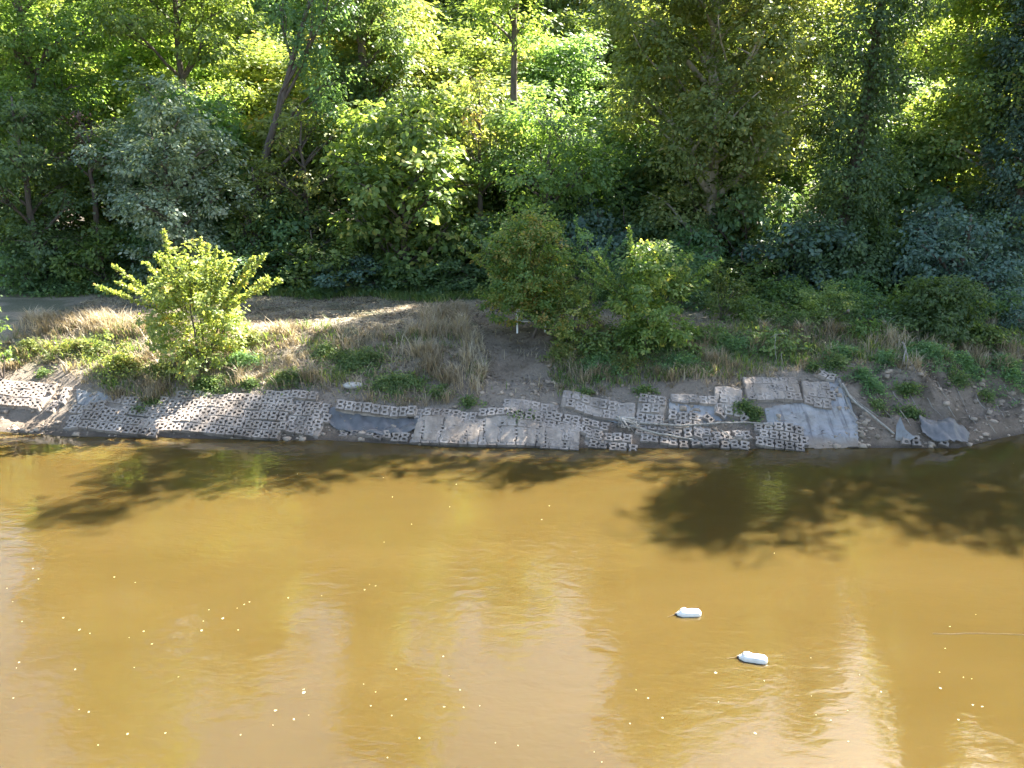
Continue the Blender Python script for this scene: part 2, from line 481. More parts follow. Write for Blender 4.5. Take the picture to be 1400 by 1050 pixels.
def limb_points(a, b, sag=.1, n=5):
    a = Vector(a); b = Vector(b); L = (b - a).length
    o = Vector((random.uniform(-1, 1), random.uniform(-1, 1), random.uniform(-.2, 1))) * L * sag
    return [a.lerp(b, k / n) + o * math.sin(math.pi * k / n) + Vector((random.uniform(-1, 1), random.uniform(-1, 1), 0)) * L * .015 for k in range(n + 1)]

def trunk_mesh(name, path, rad, blobs, mat, limbs=True, every=1):
    m = MB()
    m.tube(path, rad, 10, jit=.12)
    P = [Vector(p) for p in path]
    if limbs:
        for i, (c, r) in enumerate(blobs):
            if i % every: continue
            c = Vector(c)
            zt = max(P[0].z + .8, c.z - (Vector((c.x, c.y, 0)) - Vector((P[0].x, P[0].y, 0))).length * .7 - .3)
            # point on the trunk at that height
            a = P[-1]; ra = rad[-1]
            for k in range(len(P) - 1):
                if P[k].z <= zt <= P[k + 1].z:
                    f = (zt - P[k].z) / max(1e-6, P[k + 1].z - P[k].z); a = P[k].lerp(P[k + 1], f); ra = rad[k] * (1 - f) + rad[k + 1] * f
            pts = limb_points(a, c, .08)
            m.tube(pts, [ra * .55 * (1 - .8 * k / (len(pts) - 1)) + .012 for k in range(len(pts))], 6)
            for q in range(3):
                s0 = pts[2 + q % 3]; d = Vector((random.uniform(-1, 1) * r[0], random.uniform(-1, 1) * r[1], random.uniform(-.3, 1) * r[2])) * .75
                tp = limb_points(s0, c + d, .1, 4)
                m.tube(tp, [ra * .22 * (1 - .8 * k / 4) + .008 for k in range(5)], 5)
    return m.mesh(name, mat, True)

def canopy_blobs(h, base, rad, n, lean=(0, 0), seed=0):
    rd = random.Random(seed); out = []
    for i in range(n):
        best = None
        for q in range(12):
            f = rd.random(); prof = (1 - abs(2 * (f * .92 + .06) - 1) ** 2.6) ** .7
            a = rd.uniform(0, 6.283); r = rad * .78 * prof * rd.random() ** .45
            p = (math.cos(a) * r + lean[0] * f, math.sin(a) * r + lean[1] * f, base + rad * .25 + (h - base - rad * .6) * f)
            d = min([math.dist(p, o_[0]) for o_ in out] + [1e3])
            if best is None or d > best[0]: best = (d, p)
        br = rad * rd.uniform(.3, .5)
        out.append((best[1], (br, br, br * rd.uniform(.6, .9))))
    return out

def make_tree(name, label, cat, loc, h, base, rad, n, mat, bark_m=BARK, tr=.22, lean=(0, 0), group=None, seed=0, blobs=None, **kw):
    random.seed(seed + 100)
    bl = blobs if blobs is not None else canopy_blobs(h, base, rad, n, lean, seed=seed)
    e = empty(name, loc)
    tag(e, label, cat, group)
    th = h * .86
    path = [(lean[0] * (k / 7) ** 1.2 + random.uniform(-.12, .12) * (k > 0), lean[1] * (k / 7) ** 1.2 + random.uniform(-.12, .12) * (k > 0), -.3 + (th + .3) * k / 7) for k in range(8)]
    rad_l = [tr * (1.25 if k == 0 else 1) * (1 - .85 * k / 7) + .015 for k in range(8)]
    link("trunk", trunk_mesh("trunk", path, rad_l, bl, bark_m), e)
    link("crown", crown_mesh("crown", bl, mat, **kw), e)
    return e

def base_loc(px, Y, py=300):
    X, _ = at_y(px, py, Y)
    return (X, Y, float(height(X, Y)))

def copy_tree(o, loc, rz, sc, label, group=None, mat=None):
    r = o.copy(); COL.objects.link(r)
    r.location = loc; r.rotation_euler = (0, 0, rz); r.scale = (sc[0], sc[0], sc[1])
    r["label"] = label
    if group: r["group"] = group
    for ch in o.children:
        c = ch.copy(); COL.objects.link(c); c.parent = r
        if mat and ch.name.startswith("crown"):
            c.material_slots[0].link = 'OBJECT'; c.material_slots[0].material = mat
    return r

#FOREST
GC = "tall canopy trees of the riverside wood"
def H(px, py, Y): return at_y(px, py, Y)[1] - float(height(at_y(px, py, Y)[0], Y))

# a leaning trunk hung with vines, upper left of the middle
bl_ = [((5.2 + dx, dy, z_), (r_, r_, r_ * 1.1)) for dx, dy, z_, r_ in ((-.6, .2, 12.2, 1.0), (.2, -.3, 13.6, 1.3), (1.2, .2, 15.4, 1.5), (-1.6, .1, 14.9, .9), (.6, .3, 9.5, 1.1), (.9, -.2, 11.0, 1.2), (1.8, 0, 17.4, 1.6), (.8, .1, 8.0, .8), (2.6, .2, 19, 1.5))]
make_tree("leaning_tree", "leaning dark trunk draped with hanging vines, left of the large-leaved tree", "tree", base_loc(318, 46.6), 21, 8, 2, 9, L_DARK, BARK, .30, lean=(6.6, 0), seed=9, blobs=bl_, leaf=.19, per=30, cr=.45, droop=.9, flat=1.0)
# understory row that fronts the wood
make_tree("broadleaf_tree", "dark green tree at the far left edge of the wood, left of the silvery one", "tree",
          base_loc(45, 43.6), H(45, 85, 43.6), .6, 3.4, 16, L_DARK, seed=1, leaf=.2, per=30, tm=.45)
make_tree("silvery_tree", "silvery green tree with pale upright shoots on its domed top", "tree",
          base_loc(235, 42.6), H(235, 95, 42.6), .7, 3.7, 20, L_SILVER, seed=2, leaf=.2, per=34, tm=.6, ts=.22)
make_tree("yellow_green_tree", "slender sunlit yellow green tree between the silvery tree and the large-leaved tree", "tree",
          base_loc(420, 46.0), H(420, 130, 46.0), .5, 2.7, 16, L_YELLOW, seed=3, leaf=.2, per=28)
make_tree("large_leaved_tree", "broad bushy tree with large pale lit leaves near the middle of the wood", "tree",
          base_loc(552, 43.6), H(552, 112, 43.6), .5, 3.7, 18, L_GREEN, seed=4, leaf=.34, per=18, tm=.5, ts=.2, cr=.55)
make_tree("yellow_green_tree", "narrow tree with a brilliant yellow top right of the large-leaved tree", "tree",
          base_loc(658, 46.2), H(658, 100, 46.2), 3, 1.9, 10, L_YELLOW, seed=5, leaf=.2, per=28, tm=.6)
make_tree("broadleaf_tree", "rounded dark tree with a sunlit yellow crest below the forked bare trunk", "tree",
          base_loc(750, 44.6), H(750, 105, 44.6), .5, 3.9, 18, L_GREEN, seed=6, leaf=.2, per=32, tm=.4)
make_tree("yellow_green_tree", "young yellow green tree at the foot of the leaning trunk", "tree",
          base_loc(350, 45.2), 7.5, .3, 2.3, 12, L_YELLOW, seed=10, leaf=.18, per=28, tm=.35)
make_tree("withered_tree", "withered brown tree wedged beside the silvery tree", "tree",
          base_loc(135, 45.0), H(135, 130, 45.0), 5.5, 1.5, 6, L_BROWN, seed=8, leaf=.16, per=26, dens=.7)
# canopy
make_tree("canopy_tree", "huge olive green tree with pale patches of trunk, right of the middle", "tree",
          base_loc(975, 45.2), 30, .8, 5.5, 42, L_OLIVE, BARK_PALE, .42, lean=(-1.2, 0), seed=11, leaf=.22, per=34, cr=.6, coarse_z=19, tm=.5)
make_tree("canopy_tree", "tall tree with a vine-draped trunk behind the large-leaved tree", "tree",
          base_loc(508, 52), 36, 9.5, 4.5, 26, L_DARK, BARK, .38, seed=12, leaf=.24, per=32, cr=.6, coarse_z=20, tm=.6)
make_tree("canopy_tree", "dark forked trunk with sparse leaves under the gap of sky", "tree",
          base_loc(703, 50.5), 21.5, 13.5, 3.4, 9, L_GREEN, BARK, .40, seed=13, leaf=.24, per=26, dens=.8, coarse_z=25, tm=.6)
make_tree("canopy_tree", "spreading yellow green tree rising behind the silvery tree", "tree",
          base_loc(270, 49.5), 26, 5.5, 4.8, 24, L_YELLOW, BARK, .3, seed=14, leaf=.24, per=30, cr=.6, coarse_z=25, tm=.3)
make_tree("canopy_tree", "tall slim-trunked tree at the top left corner of the picture", "tree",
          base_loc(70, 47.5), 32, 8, 5.4, 26, L_GREEN, BARK, .3, seed=15, leaf=.24, per=30, cr=.6, coarse_z=20, tm=.45)
make_tree("canopy_tree", "glowing yellow green tree between the huge olive tree and the vine tower", "tree",
          base_loc(1085, 53), 27, 6, 4.2, 22, L_YELLOW, BARK, .3, seed=16, leaf=.24, per=30, cr=.6, coarse_z=20, tm=.5)
make_tree("canopy_tree", "bright yellow tree with a bare slanting limb right of the vine tower", "tree",
          base_loc(1290, 50), 20.5, 5.0, 4.3, 20, L_YELLOW, BARK, .3, seed=17, leaf=.22, per=28, cr=.55, coarse_z=25, tm=.55)
# low growth at the foot of the wood
us = [make_tree("understory_shrub", "shrubby young growth at the foot of the wood, one of many alike", "shrub", (-26.5, 43.0, float(height(-26.5, 43.0))), 3.4, -.2, 2.1, 12, mt, BARK, .06, group="young growth along the foot of the wood", seed=sd_, leaf=.19, per=26, cr=.42, tm=.5, dens=1.5)
      for mt, sd_ in ((L_DARK, 71), )]
us.append(make_tree("understory_shrub", us[0]["label"], "shrub", (-22.5, 43.4, float(height(-22.5, 43.4))), 4.2, -.2, 2.0, 12, L_GREEN, BARK, .06, group=us[0]["group"], seed=72, leaf=.22, per=24, cr=.42, tm=.4, dens=1.5))
for i, (X, Y, z_) in enumerate(((-18.5, 43.6, 1.0), (-14.2, 43.3, .8), (-11, 43.8, 1.1), (-8.6, 42.9, .55), (-4.2, 43.0, .7), (-1.4, 43.6, 1.1), (1.6, 42.8, .8), (4.6, 43.0, 1.2), (7.2, 42.4, .9), (9.4, 42.0, 1.0), (12.2, 41.6, .8), (14.6, 41.2, 1.1),
                               (-20.5, 45.5, 1.3), (-12.5, 46, 1.4), (-3, 46, 1.4), (3.2, 45.5, 1.6), (6.4, 45, 1.5), (12.8, 44, 1.6), (19.6, 43, 1.5), (22.5, 42, 1.4), (17.2, 42.5, 1.3), (25, 43, 1.5))):
    copy_tree(us[i % 2], (X, Y, float(height(X, Y))), i * 2.1, (1.0 + .15 * (i % 3), z_), us[0]["label"], us[0]["group"], [None, L_DARK, L_GREEN, L_BLUE][i % 4])
# two vine-clad towers
def tower(label, px, Y, h, seed, mat, r0, r1, lean):
    rd = random.Random(seed); bl = []
    n = int(h / 1.05)
    for k in range(n):
        f = k / n
        r = r0 * (1 - f) ** 1.5 + r1 * (1 + .35 * math.sin(f * 9 + seed)) * .8
        a = rd.uniform(0, 6.28)
        bl.append(((lean[0] * f + math.cos(a) * r * .35, lean[1] * f + math.sin(a) * r * .35, .6 + f * (h - 1)), (r, r, 1.1)))
    return make_tree("vine_clad_tree", label, "tree", base_loc(px, Y), h, 0, r1, n, mat, BARK, .4, lean=lean, seed=seed, blobs=bl, leaf=.19, per=30, cr=.42, coarse_z=19, droop=.8, flat=1.0, hollow=.6, dens=1.5)
tower("tall narrow tower of dark vines wrapping a tree, broad at its foot", 1150, 42.6, 24, 21, L_DARK, 1.6, 1.9, (1.4, .5))
tower("dark column of vines filling the right edge of the picture", 1392, 41.8, 28, 22, L_BLUE, .9, 1.9, (-.3, .5))

make_tree("dark_tree", "bushy blue-black tree low at the right, before the right vine column", "tree",
          base_loc(1310, 39.3, 400), H(1310, 272, 39.3), -.2, 3.3, 16, L_BLUE, seed=31, leaf=.2, per=34, tm=.5)

# the wood beyond
GB = "trees deeper in the wood behind the front row"
LB = "tree deeper in the wood, seen in glimpses between nearer crowns"
def proto(mt, sd_, X, Y, h, base, rad, n):
    return make_tree("forest_tree", LB, "tree", (X, Y, float(height(X, Y))), h, base, rad, n, mt, BARK, .22, group=GB, seed=sd_, leaf=.3, per=24, cr=.7, tm=.5)
low = [proto(L_GREEN, 41, -24, 51, 10, .3, 4.0, 16), proto(L_OLIVE, 42, -10.5, 50, 11, .3, 3.9, 16), proto(L_DARK, 43, 7.5, 50.5, 11, .3, 4.1, 16)]
tall = [proto(L_GREEN, 44, -24, 58, 20, 3, 5.2, 26), proto(L_YELLOW, 45, -9, 57, 19, 3, 5.0, 26), proto(L_OLIVE, 46, 12.5, 60, 22, 3, 5.4, 26)]
mts = [None, L_DARK, L_YELLOW, L_GREEN]
lows = [(-30, 48), (-19.5, 48.5), (-15.5, 52), (-6, 49.5), (-3, 53), (1.5, 50), (4, 54.5), (11.5, 49), (15, 53), (22.5, 49), (33, 52), (-27, 55), (-34, 53), (-20, 56), (8.5, 56)]
for i, (X, Y) in enumerate(lows):
    s_ = .85 + .3 * ((i * 5) % 7) / 6
    copy_tree(low[i % 3], (X, Y, float(height(X, Y))), i * 1.7, (1.05, s_), LB, GB, mts[i % 4])
far = [(-33, 57, .95), (-17, 59, .8), (-3, 60, .72), (3.5, 62, .8), (17, 60, .75), (28, 60, .6), (37, 60, .6),
       (-42, 68, 1.1), (-31, 69, 1.1), (-22, 67, .95), (-13, 70, 1.0), (-4, 70, .95), (5, 71, .95), (12, 72, 1.1), (20, 69, .7), (29, 68, .7), (40, 69, .7),
       (-50, 82, 2.0), (-42, 84, 2.0), (-35, 80, 2.0), (-28, 85, 2.0), (-21, 81, 1.9), (-14, 86, 2.0), (-7, 82, 1.9), (0, 86, 2.0), (7, 82, 1.9), (14, 86, 2.0), (21, 82, 1.8), (28, 86, 1.8), (35, 82, 1.8), (43, 85, 1.8), (50, 82, 1.8)]
for i, (X, Y, s_) in enumerate(far):
    copy_tree(tall[i % 3], (X, Y, float(height(X, Y))), i * 1.7, (1.0 + .2 * ((i * 7) % 5) / 4, s_), LB, GB, mts[(i // 3) % 4])
# canopy to the right of the frame that shades the right reach of water
big = [o for o in COL.objects if o.name.startswith("canopy_tree")][0]
for X, Y, rz, s in ((27.5, 44.5, 2.5, 1.0), (35, 44, 4.0, 1.08), (43, 45, 5.2, 1.15), (50, 44, 3.2, 1.15)):
    copy_tree(big, (X, Y, float(height(X, Y))), rz, (1, s), "tall tree of the wood beyond the right edge of the picture" if X > 25 else "tall olive tree behind the right vine column", "trees right of the picture")

#BANK
def ground_cover(name, n, xr, yr, accept, mat, hfun, tfun, kind_label=None, wid=.012):
    X = rs.uniform(xr[0], xr[1], n); Y = rs.uniform(yr[0], yr[1], n); Z = height(X, Y)
    px, py = project(X, Y, Z)
    p = accept(X, Y, px, py); k = rs.uniform(0, 1, n) < p
    X, Y, Z, px, py = X[k], Y[k], Z[k], px[k], py[k]
    m = len(X)
    h = hfun(X, Y, px, py) * rs.uniform(.5, 1.3, m)
    an = rs.uniform(0, 6.28, m); lean = rs.uniform(.15, 1.5, m)
    d = np.stack([np.cos(an) * lean, np.sin(an) * lean, np.ones(m)], -1)
    s = np.stack([-np.sin(an), np.cos(an), np.zeros(m)], -1) * (wid * rs.uniform(.7, 1.6, m))[:, None]
    P = np.stack([X, Y, Z - .02], -1)
    mid = P + d * np.array([.35, .35, .62]) * h[:, None]; tip = P + d * np.array([1.0, 1.0, .95]) * h[:, None]
    V = np.stack([P - s, P + s, mid + s * .8, mid - s * .8, tip], 1).reshape(-1, 3)
    b = np.arange(m) * 5
    Q = np.concatenate([np.stack([b, b + 1, b + 2, b + 3], -1), np.stack([b + 3, b + 2, b + 4, b + 4], -1)])
    # keep everything triangular for speed
    T = np.concatenate([np.stack([b, b + 1, b + 2], -1), np.stack([b, b + 2, b + 3], -1), np.stack([b + 3, b + 2, b + 4], -1)])
    tt = np.clip(tfun(X, Y) + rs.normal(0, .16, m), 0, 1)
    o = link(name, quad_mesh(name, V, T, mat, tint=np.concatenate([tt, tt, tt])))
    return tag(o, kind="stuff")

def tuft(X, Y, sc=2.6, seed=61): return sstep(.42, .62, fbm(X * sc, Y * sc, seed, 3))
def acc_dry(X, Y, px, py):
    s = Y - shore(X)
    edge = veg_line(px) + 5 + 34 * (fbm(X * 1.6, Y * 1.6, 77) - .47)
    p = sstep(6, -6, py - edge) if False else (py < edge).astype(float)
    p *= (.12 + .88 * tuft(X, Y))
    p *= np.where(s > 6.6, .7, 1.0)
    p *= np.where(gully(px, py), .06, 1.0)
    p *= np.where((px > 428) & (px < 565) & (py > 468) & (py < 545), .35, 1)
    p *= np.where(s > 13.5, .1, 1)
    return p
def h_dry(X, Y, px, py):
    s = Y - shore(X)
    h = .20 + .42 * tuft(X, Y, 1.2, 63)
    h = np.where(s > 6.6, .07 + .05 * tuft(X, Y, 1.2, 63), h)
    h = np.where((px > 575) & (px < 640) & (py > 425) & (py < 470), .6, h)
    h = np.where((px < 200) & (s > 5.5) & (s < 7.2), .6, h)
    return h
ground_cover("dry_grass", 420000, (-22, 22), (28.5, 42.5), acc_dry, G_DRY, h_dry, lambda X, Y: .25 + .5 * vnoise(X * .7, Y * .7, 5))
def acc_green(X, Y, px, py):
    s = Y - shore(X)
    edge = veg_line(px) + 8 * (fbm(X * 1.5, Y * 1.5, 78) - .47)
    p = (py < edge) * .8 * sstep(.42, .56, fbm(X * .7, Y * .7, 81, 3)) * (s < 7.0) * (.25 + .75 * tuft(X, Y, 3, 66))
    p = np.maximum(p, sstep(12.8, 13.8, s + 2 * (vnoise(X * .5, Y * .5, 8) - .5)) * (s < 17) * .8)
    p = np.maximum(p, ((py < edge) & (px > 760) & (py > 450)) * .5)
    p *= np.where(gully(px, py), .02, 1.0)
    return p
ground_cover("green_grass", 170000, (-24, 24), (28.5, 45.5), acc_green, G_GREEN,
             lambda X, Y, px, py: np.where(Y - shore(X) > 12, .38, .30 + .2 * tuft(X, Y, 1.5, 68)), lambda X, Y: .25 + .6 * vnoise(X * .6, Y * .6, 15), wid=.014)

def weeds(name, spots, mat, leaf=.09, tm=.5, ts=.2, kind="stuff", per=22):
    """low leafy weeds: spots = (px, py, half width m, half depth m, height m, n clumps)"""
    Vs, Qs, Ts = [], [], []; b = 0
    for (px, py, rx, ry, h, n) in spots:
        gx_, gy_, gz_ = at_ground(px, py)
        a = rs.uniform(0, 6.28, n); r = np.minimum(np.abs(rs.normal(0, .62, n)), 1.9)
        X = gx_ + np.cos(a) * r * rx; Y = gy_ + np.sin(a) * r * ry
        zz = height(X, Y) + h * rs.uniform(.15, 1, n) * np.clip(1 - .5 * r * r, .08, 1)
        C = np.stack([X, Y, zz], -1)
        D = unit(np.stack([np.cos(a) * r, np.sin(a) * r - .3, np.ones(n) * .8], -1))
        k = clumps_to_leaves(C, D, rs.uniform(.12, .25, n), per, leaf, tm, ts, .1, .7)
        Vs.append(k[0]); Qs.append(k[1] + b); Ts.append(k[2]); b += len(k[0])
    o = link(name, quad_mesh(name, np.concatenate(Vs), np.concatenate(Qs), mat, tint=np.concatenate(Ts)))
    return tag(o, kind=kind)
weeds("green_weeds", [(490, 500, 1.5, .9, .45, 330), (445, 485, .6, .5, .4, 70), (545, 528, 1.3, .6, .35, 240), (600, 540, .5, .3, .25, 50), (285, 532, .75, .4, .4, 120),
                      (205, 552, .35, .15, .2, 26), (190, 562, .2, .1, .2, 12), (705, 573, .3, .1, .12, 12), (725, 571, .2, .1, .1, 8), (1018, 562, .5, .25, .25, 60), (1032, 570, .3, .15, .2, 25),
                      (1240, 537, .5, .25, .25, 60), (1245, 568, .5, .25, .2, 50), (1140, 500, .5, .4, .35, 80), (395, 520, .9, .5, .3, 120), (905, 480, 1.2, .8, .5, 160), (340, 528, .5, .2, .25, 40), (640, 552, .4, .2, .2, 25), (800, 540, .4, .15, .2, 20), (880, 536, .5, .15, .2, 30), (1110, 506, .4, .15, .25, 25), (60, 512, .4, .15, .2, 20), (1310, 520, .5, .3, .25, 50), (1350, 545, .4, .25, .2, 30), (1200, 556, .3, .2, .2, 25)], L_BRIGHT)
weeds("blue_weeds", [(1190, 530, .5, .4, .3, 90), (1180, 515, .5, .3, .3, 50), (1370, 500, .9, .5, .4, 90), (930, 500, 1.2, .5, .4, 120), (820, 505, 1.1, .6, .5, 160), (1000, 480, 1.8, .8, .5, 200), (330, 500, .8, .5, .5, 110), (1270, 488, 1.2, .5, .5, 160), (1320, 505, 1.0, .4, .45, 120), (1210, 498, .6, .4, .4, 80), (1385, 520, .8, .5, .5, 90), (1150, 490, .8, .4, .4, 90)], L_DARK, tm=.6)
weeds("bramble_weeds", [(110, 482, 1.6, .5, .5, 150), (165, 502, 1.0, .4, .5, 100), (40, 482, 1.0, .4, .5, 80), (220, 515, 1.0, .4, .5, 120), (340, 470, .8, .5, .4, 80), (850, 500, .8, .5, .4, 90), (775, 490, .7, .5, .5, 100)], L_YELLOW, leaf=.1)
# rank undergrowth along the foot of the wood
Vs, Qs, Ts = [], [], []; b = 0
n = 2600
X = rs.uniform(-27, 27, n); Y = rs.uniform(41.3, 47, n); px, py = project(X, Y, height(X, Y))
hh = .3 + 1.3 * vnoise(X * .35, Y * .5, 91) * sstep(41, 43.5, Y)
C = np.stack([X, Y, height(X, Y) + hh * rs.uniform(.1, 1, n)], -1)
D = unit(np.stack([rs.normal(0, .4, n), -.5 + rs.normal(0, .3, n), np.ones(n)], -1))
k = clumps_to_leaves(C, D, rs.uniform(.2, .45, n), 20, .17, .5, .2, .2, .6)
tag(link("undergrowth", quad_mesh("undergrowth", k[0], k[1], L_DARK, tint=k[2])), kind="stuff")

# fallen leaves, clods and twigs strewn over the bare soil
n = 80000
X = rs.uniform(-22, 22, n); Y = rs.uniform(27, 44, n); sd_ = Y - shore(X); px, py = project(X, Y, height(X, Y))
pr = (sd_ > .15) * (.15 + .85 * sstep(.42, .62, fbm(X * 1.4, Y * 1.4, 23))) * np.where(sd_ < 2.4, .35, 1) * np.where((X > XR), 1.4, 1)
k = rs.uniform(0, 1, n) < pr; X, Y = X[k], Y[k]; m_ = len(X)
P = np.stack([X, Y, height(X, Y) + .012], -1); a = rs.uniform(0, 6.28, m_)
A = np.stack([np.cos(a), np.sin(a), rs.uniform(-.1, .5, m_)], -1)
tw = rs.uniform(0, 1, m_) < .35
k = leaf_arrays(P, unit(A), unit(np.array([0, 0, 1.0]) + rs.normal(0, .35, (m_, 3))), np.where(tw, rs.uniform(.15, .6, m_), rs.uniform(.06, .16, m_)), np.where(tw, .028, rs.uniform(.05, .10, m_)), rs.uniform(0, 1, m_))
L_LITTER = leaf_mat("litter", [(0, (.05, .038, .028)), (.5, (.13, .095, .065)), (1, (.30, .24, .17))], trans=(1, 1, .9), tf=.1)
tag(link("leaf_litter", quad_mesh("leaf_litter", k[0], k[1], L_LITTER, tint=k[2])), kind="stuff")
# clods and stones
n = 5200
X = rs.uniform(-21, 23, n); sd_ = np.abs(rs.normal(0, 1.9, n)) + .02; Y = shore(X) + sd_
k = rs.uniform(0, 1, n) < (sd_ < 7) * (.08 + .92 * sstep(.45, .62, fbm(X * 1.1, Y * 1.1, 29))) * np.where(X > XR, 1.6, .6); X, Y = X[k], Y[k]; m_ = len(X)
sz = .035 + .12 * rs.uniform(0, 1, m_) ** 3
base = np.array([(-1, -1, -.6), (1, -1, -.6), (1, 1, -.6), (-1, 1, -.6), (-.7, -.7, .6), (.7, -.7, .6), (.7, .7, .6), (-.7, .7, .6)])
a = rs.uniform(0, 6.28, m_); ca, sa = np.cos(a)[:, None], np.sin(a)[:, None]
J = base[None] * rs.uniform(.6, 1.25, (m_, 8, 3)) * np.stack([np.ones(m_), rs.uniform(.5, 1, m_), rs.uniform(.4, .9, m_)], -1)[:, None, :]
VX = (J[:, :, 0] * ca - J[:, :, 1] * sa) * sz[:, None] + X[:, None]; VY = (J[:, :, 0] * sa + J[:, :, 1] * ca) * sz[:, None] + Y[:, None]
VZ = J[:, :, 2] * sz[:, None] + height(X, Y)[:, None] + .01
fc = np.array([(0, 3, 2, 1), (4, 5, 6, 7), (0, 1, 5, 4), (1, 2, 6, 5), (2, 3, 7, 6), (3, 0, 4, 7)])
Q = (fc[None] + np.arange(m_)[:, None, None] * 8).reshape(-1, 4)
M_CLOD = simple("clod", (.28, .225, .17), .95, .4, 3)
tag(link("rubble", quad_mesh("rubble", np.stack([VX, VY, VZ], -1).reshape(-1, 3), Q, M_CLOD)), kind="stuff")
# shrubs and saplings on the bank
def shrub(name, label, px, py, top, halfw, mat, seed, n=14, Y=None, leaf=.13, per=26, cat="shrub", skirt=.25, stems=5, depth=None, group=None, sprays=0, **kw):
    """px, py of the foot, top pixel row, half width in pixels"""
    gx_, gy_, gz_ = at_ground(px, py)
    if Y: gy_ = Y; gx_ = at_y(px, py, Y)[0]; gz_ = float(height(gx_, gy_))
    zt = at_y(px, top, gy_)[1]; h = zt - gz_
    rad = halfw * math.hypot(gy_, CAM_H - gz_) / F
    rd = random.Random(seed); bl = []
    for i in range(n):
        f = (i + .5) / n; prof = (1 - abs(f - .42) ** 1.6 * 1.5) if f > .42 else (.75 + .25 * f / .42)
        rr = rad * max(.12, prof) * rd.uniform(.3, .75); an = i * 2.4 + rd.uniform(-.6, .6)
        br = rad * rd.uniform(.28, .42) * (1.1 - .35 * f)
        bl.append(((math.cos(an) * rr, math.sin(an) * rr * .8, skirt * h + f * (h * (1 - skirt) - br * .4)), (br, br, br * .8)))
    e = empty(name, (gx_, gy_, gz_)); tag(e, label, cat, group)
    random.seed(seed)
    m = MB()
    for q in range(stems):
        a = 2 * math.pi * q / stems + .4; c = Vector(bl[(q * 3 + 2) % n][0])
        st = Vector((math.cos(a) * .08, math.sin(a) * .08, -.15)) if stems > 1 else Vector((0, 0, -.15))
        m.tube(limb_points(st, c, .06), [.045 * (h / 4) * (1 - .75 * k / 5) + .006 for k in range(6)], 6)
    if stems == 1:
        for (c, r) in bl[1:]: m.tube(limb_points((0, 0, max(.3, c[2] * .55)), c, .06), [.025 * (1 - .7 * k / 5) + .004 for k in range(6)], 5)
    me = crown_mesh("crown", bl, mat, leaf=leaf, per=per, cr=kw.pop("cr", .26), dens=kw.pop("dens", 2.2), **kw)
    if sprays:
        # long wand-like shoots thick with leaves that stick out of the outline
        Vs, Qs, Ts = [np.empty((0, 3))], [], []; b0 = 0; parts = []
        for q in range(sprays):
            a = rd.uniform(-1.25, 1.25); yy = rd.uniform(-.5, .5)
            d = Vector((math.sin(a), yy * .6, math.cos(a) * 1.0 + .15)).normalized()
            c0 = Vector((math.sin(a) * rad * .45, yy * rad * .4, h * .45)); L = rd.uniform(.5, .9) * (h * .66)
            if q == 0: d = Vector((-.12, 0, 1)); L = h * .6; c0 = Vector((-.25 * rad, 0, h * .5))
            p0 = c0; p1 = c0 + d * L
            m.tube([p0, p0.lerp(p1, .5), p1], [.02, .014, .006], 5)
            nn = int(L / .045); tt = np.linspace(.15, 1.02, nn)[:, None]
            P = np.array(p0)[None] + np.array(p1 - p0)[None] * tt + rs.normal(0, .03, (nn, 3))
            A = unit(np.array(d)[None] * .8 + rs.normal(0, .8, (nn, 3)))
            parts.append(leaf_arrays(np.repeat(P, 5, 0), unit(np.repeat(A, 5, 0) + rs.normal(0, .7, (nn * 5, 3))), unit(rs.normal(0, .6, (nn * 5, 3)) + np.array([0, -.2, .7])),
                                     rs.uniform(.7, 1.25, nn * 5) * leaf * 1.1, rs.uniform(.5, .8, nn * 5) * leaf, np.clip(rs.normal(.6, .2, nn * 5), 0, 1)))
        nv = len(me.vertices); v0 = np.empty(nv * 3, np.float32); me.vertices.foreach_get("co", v0)
        nl = len(me.loops); l0 = np.empty(nl, np.int32); me.loops.foreach_get("vertex_index", l0)
        t0 = np.empty(len(me.polygons), np.float32); me.attributes["tint"].data.foreach_get("value", t0)
        VV = [v0.reshape(-1, 3)]; QQ = [l0.reshape(-1, 4)]; TT = [t0]; b0 = nv
        for (a1, a2, a3) in parts: VV.append(a1); QQ.append(a2 + b0); TT.append(a3); b0 += len(a1)
        me = quad_mesh("crown", np.concatenate(VV), np.concatenate(QQ), mat, tint=np.concatenate(TT))
    m.build("trunk", BARK, e, True)
    link("crown", me, e)
    return e

shrub("wild_shrub", "sunlit shrub with long leafy wands reaching up and left on the bank", 278, 505, 335, 78, L_YELLOW, 51, n=18, leaf=.14, sprays=26, tm=.55, skirt=.05, Y=31.2, per=30)
shrub("wild_shrub", "small sunlit shrub cut off by the left edge of the picture", -2, 500, 395, 26, L_BRIGHT, 52, n=7, leaf=.13, Y=31)
shrub("sapling_tree", "young tree turning orange on a slim pale trunk before the white bench", 727, 478, 292, 80, L_ORANGE, 53, n=32, leaf=.12, stems=1, skirt=.2, sprays=10, Y=33.0, cat="tree", tm=.6, ts=.22, per=34)
shrub("sapling_tree", "thin grey-green sapling fanning out just behind the orange-tinged young tree", 800, 450, 310, 26, L_DARK, 54, n=8, leaf=.12, sprays=12, Y=35.2, cat="tree", tm=.8, skirt=.3)
shrub("wild_shrub", "low shrub with a few lit sprigs between the two young trees", 785, 510, 390, 46, L_GREEN, 55, n=14, leaf=.12, sprays=7, Y=32.0, tm=.75, skirt=.05)
shrub("sapling_tree", "young green tree with a bright left side at the middle of the bank", 882, 505, 328, 74, L_GREEN, 56, n=26, leaf=.15, Y=31.6, cat="tree", skirt=.02, sprays=14, per=30, tm=.6, ts=.2)
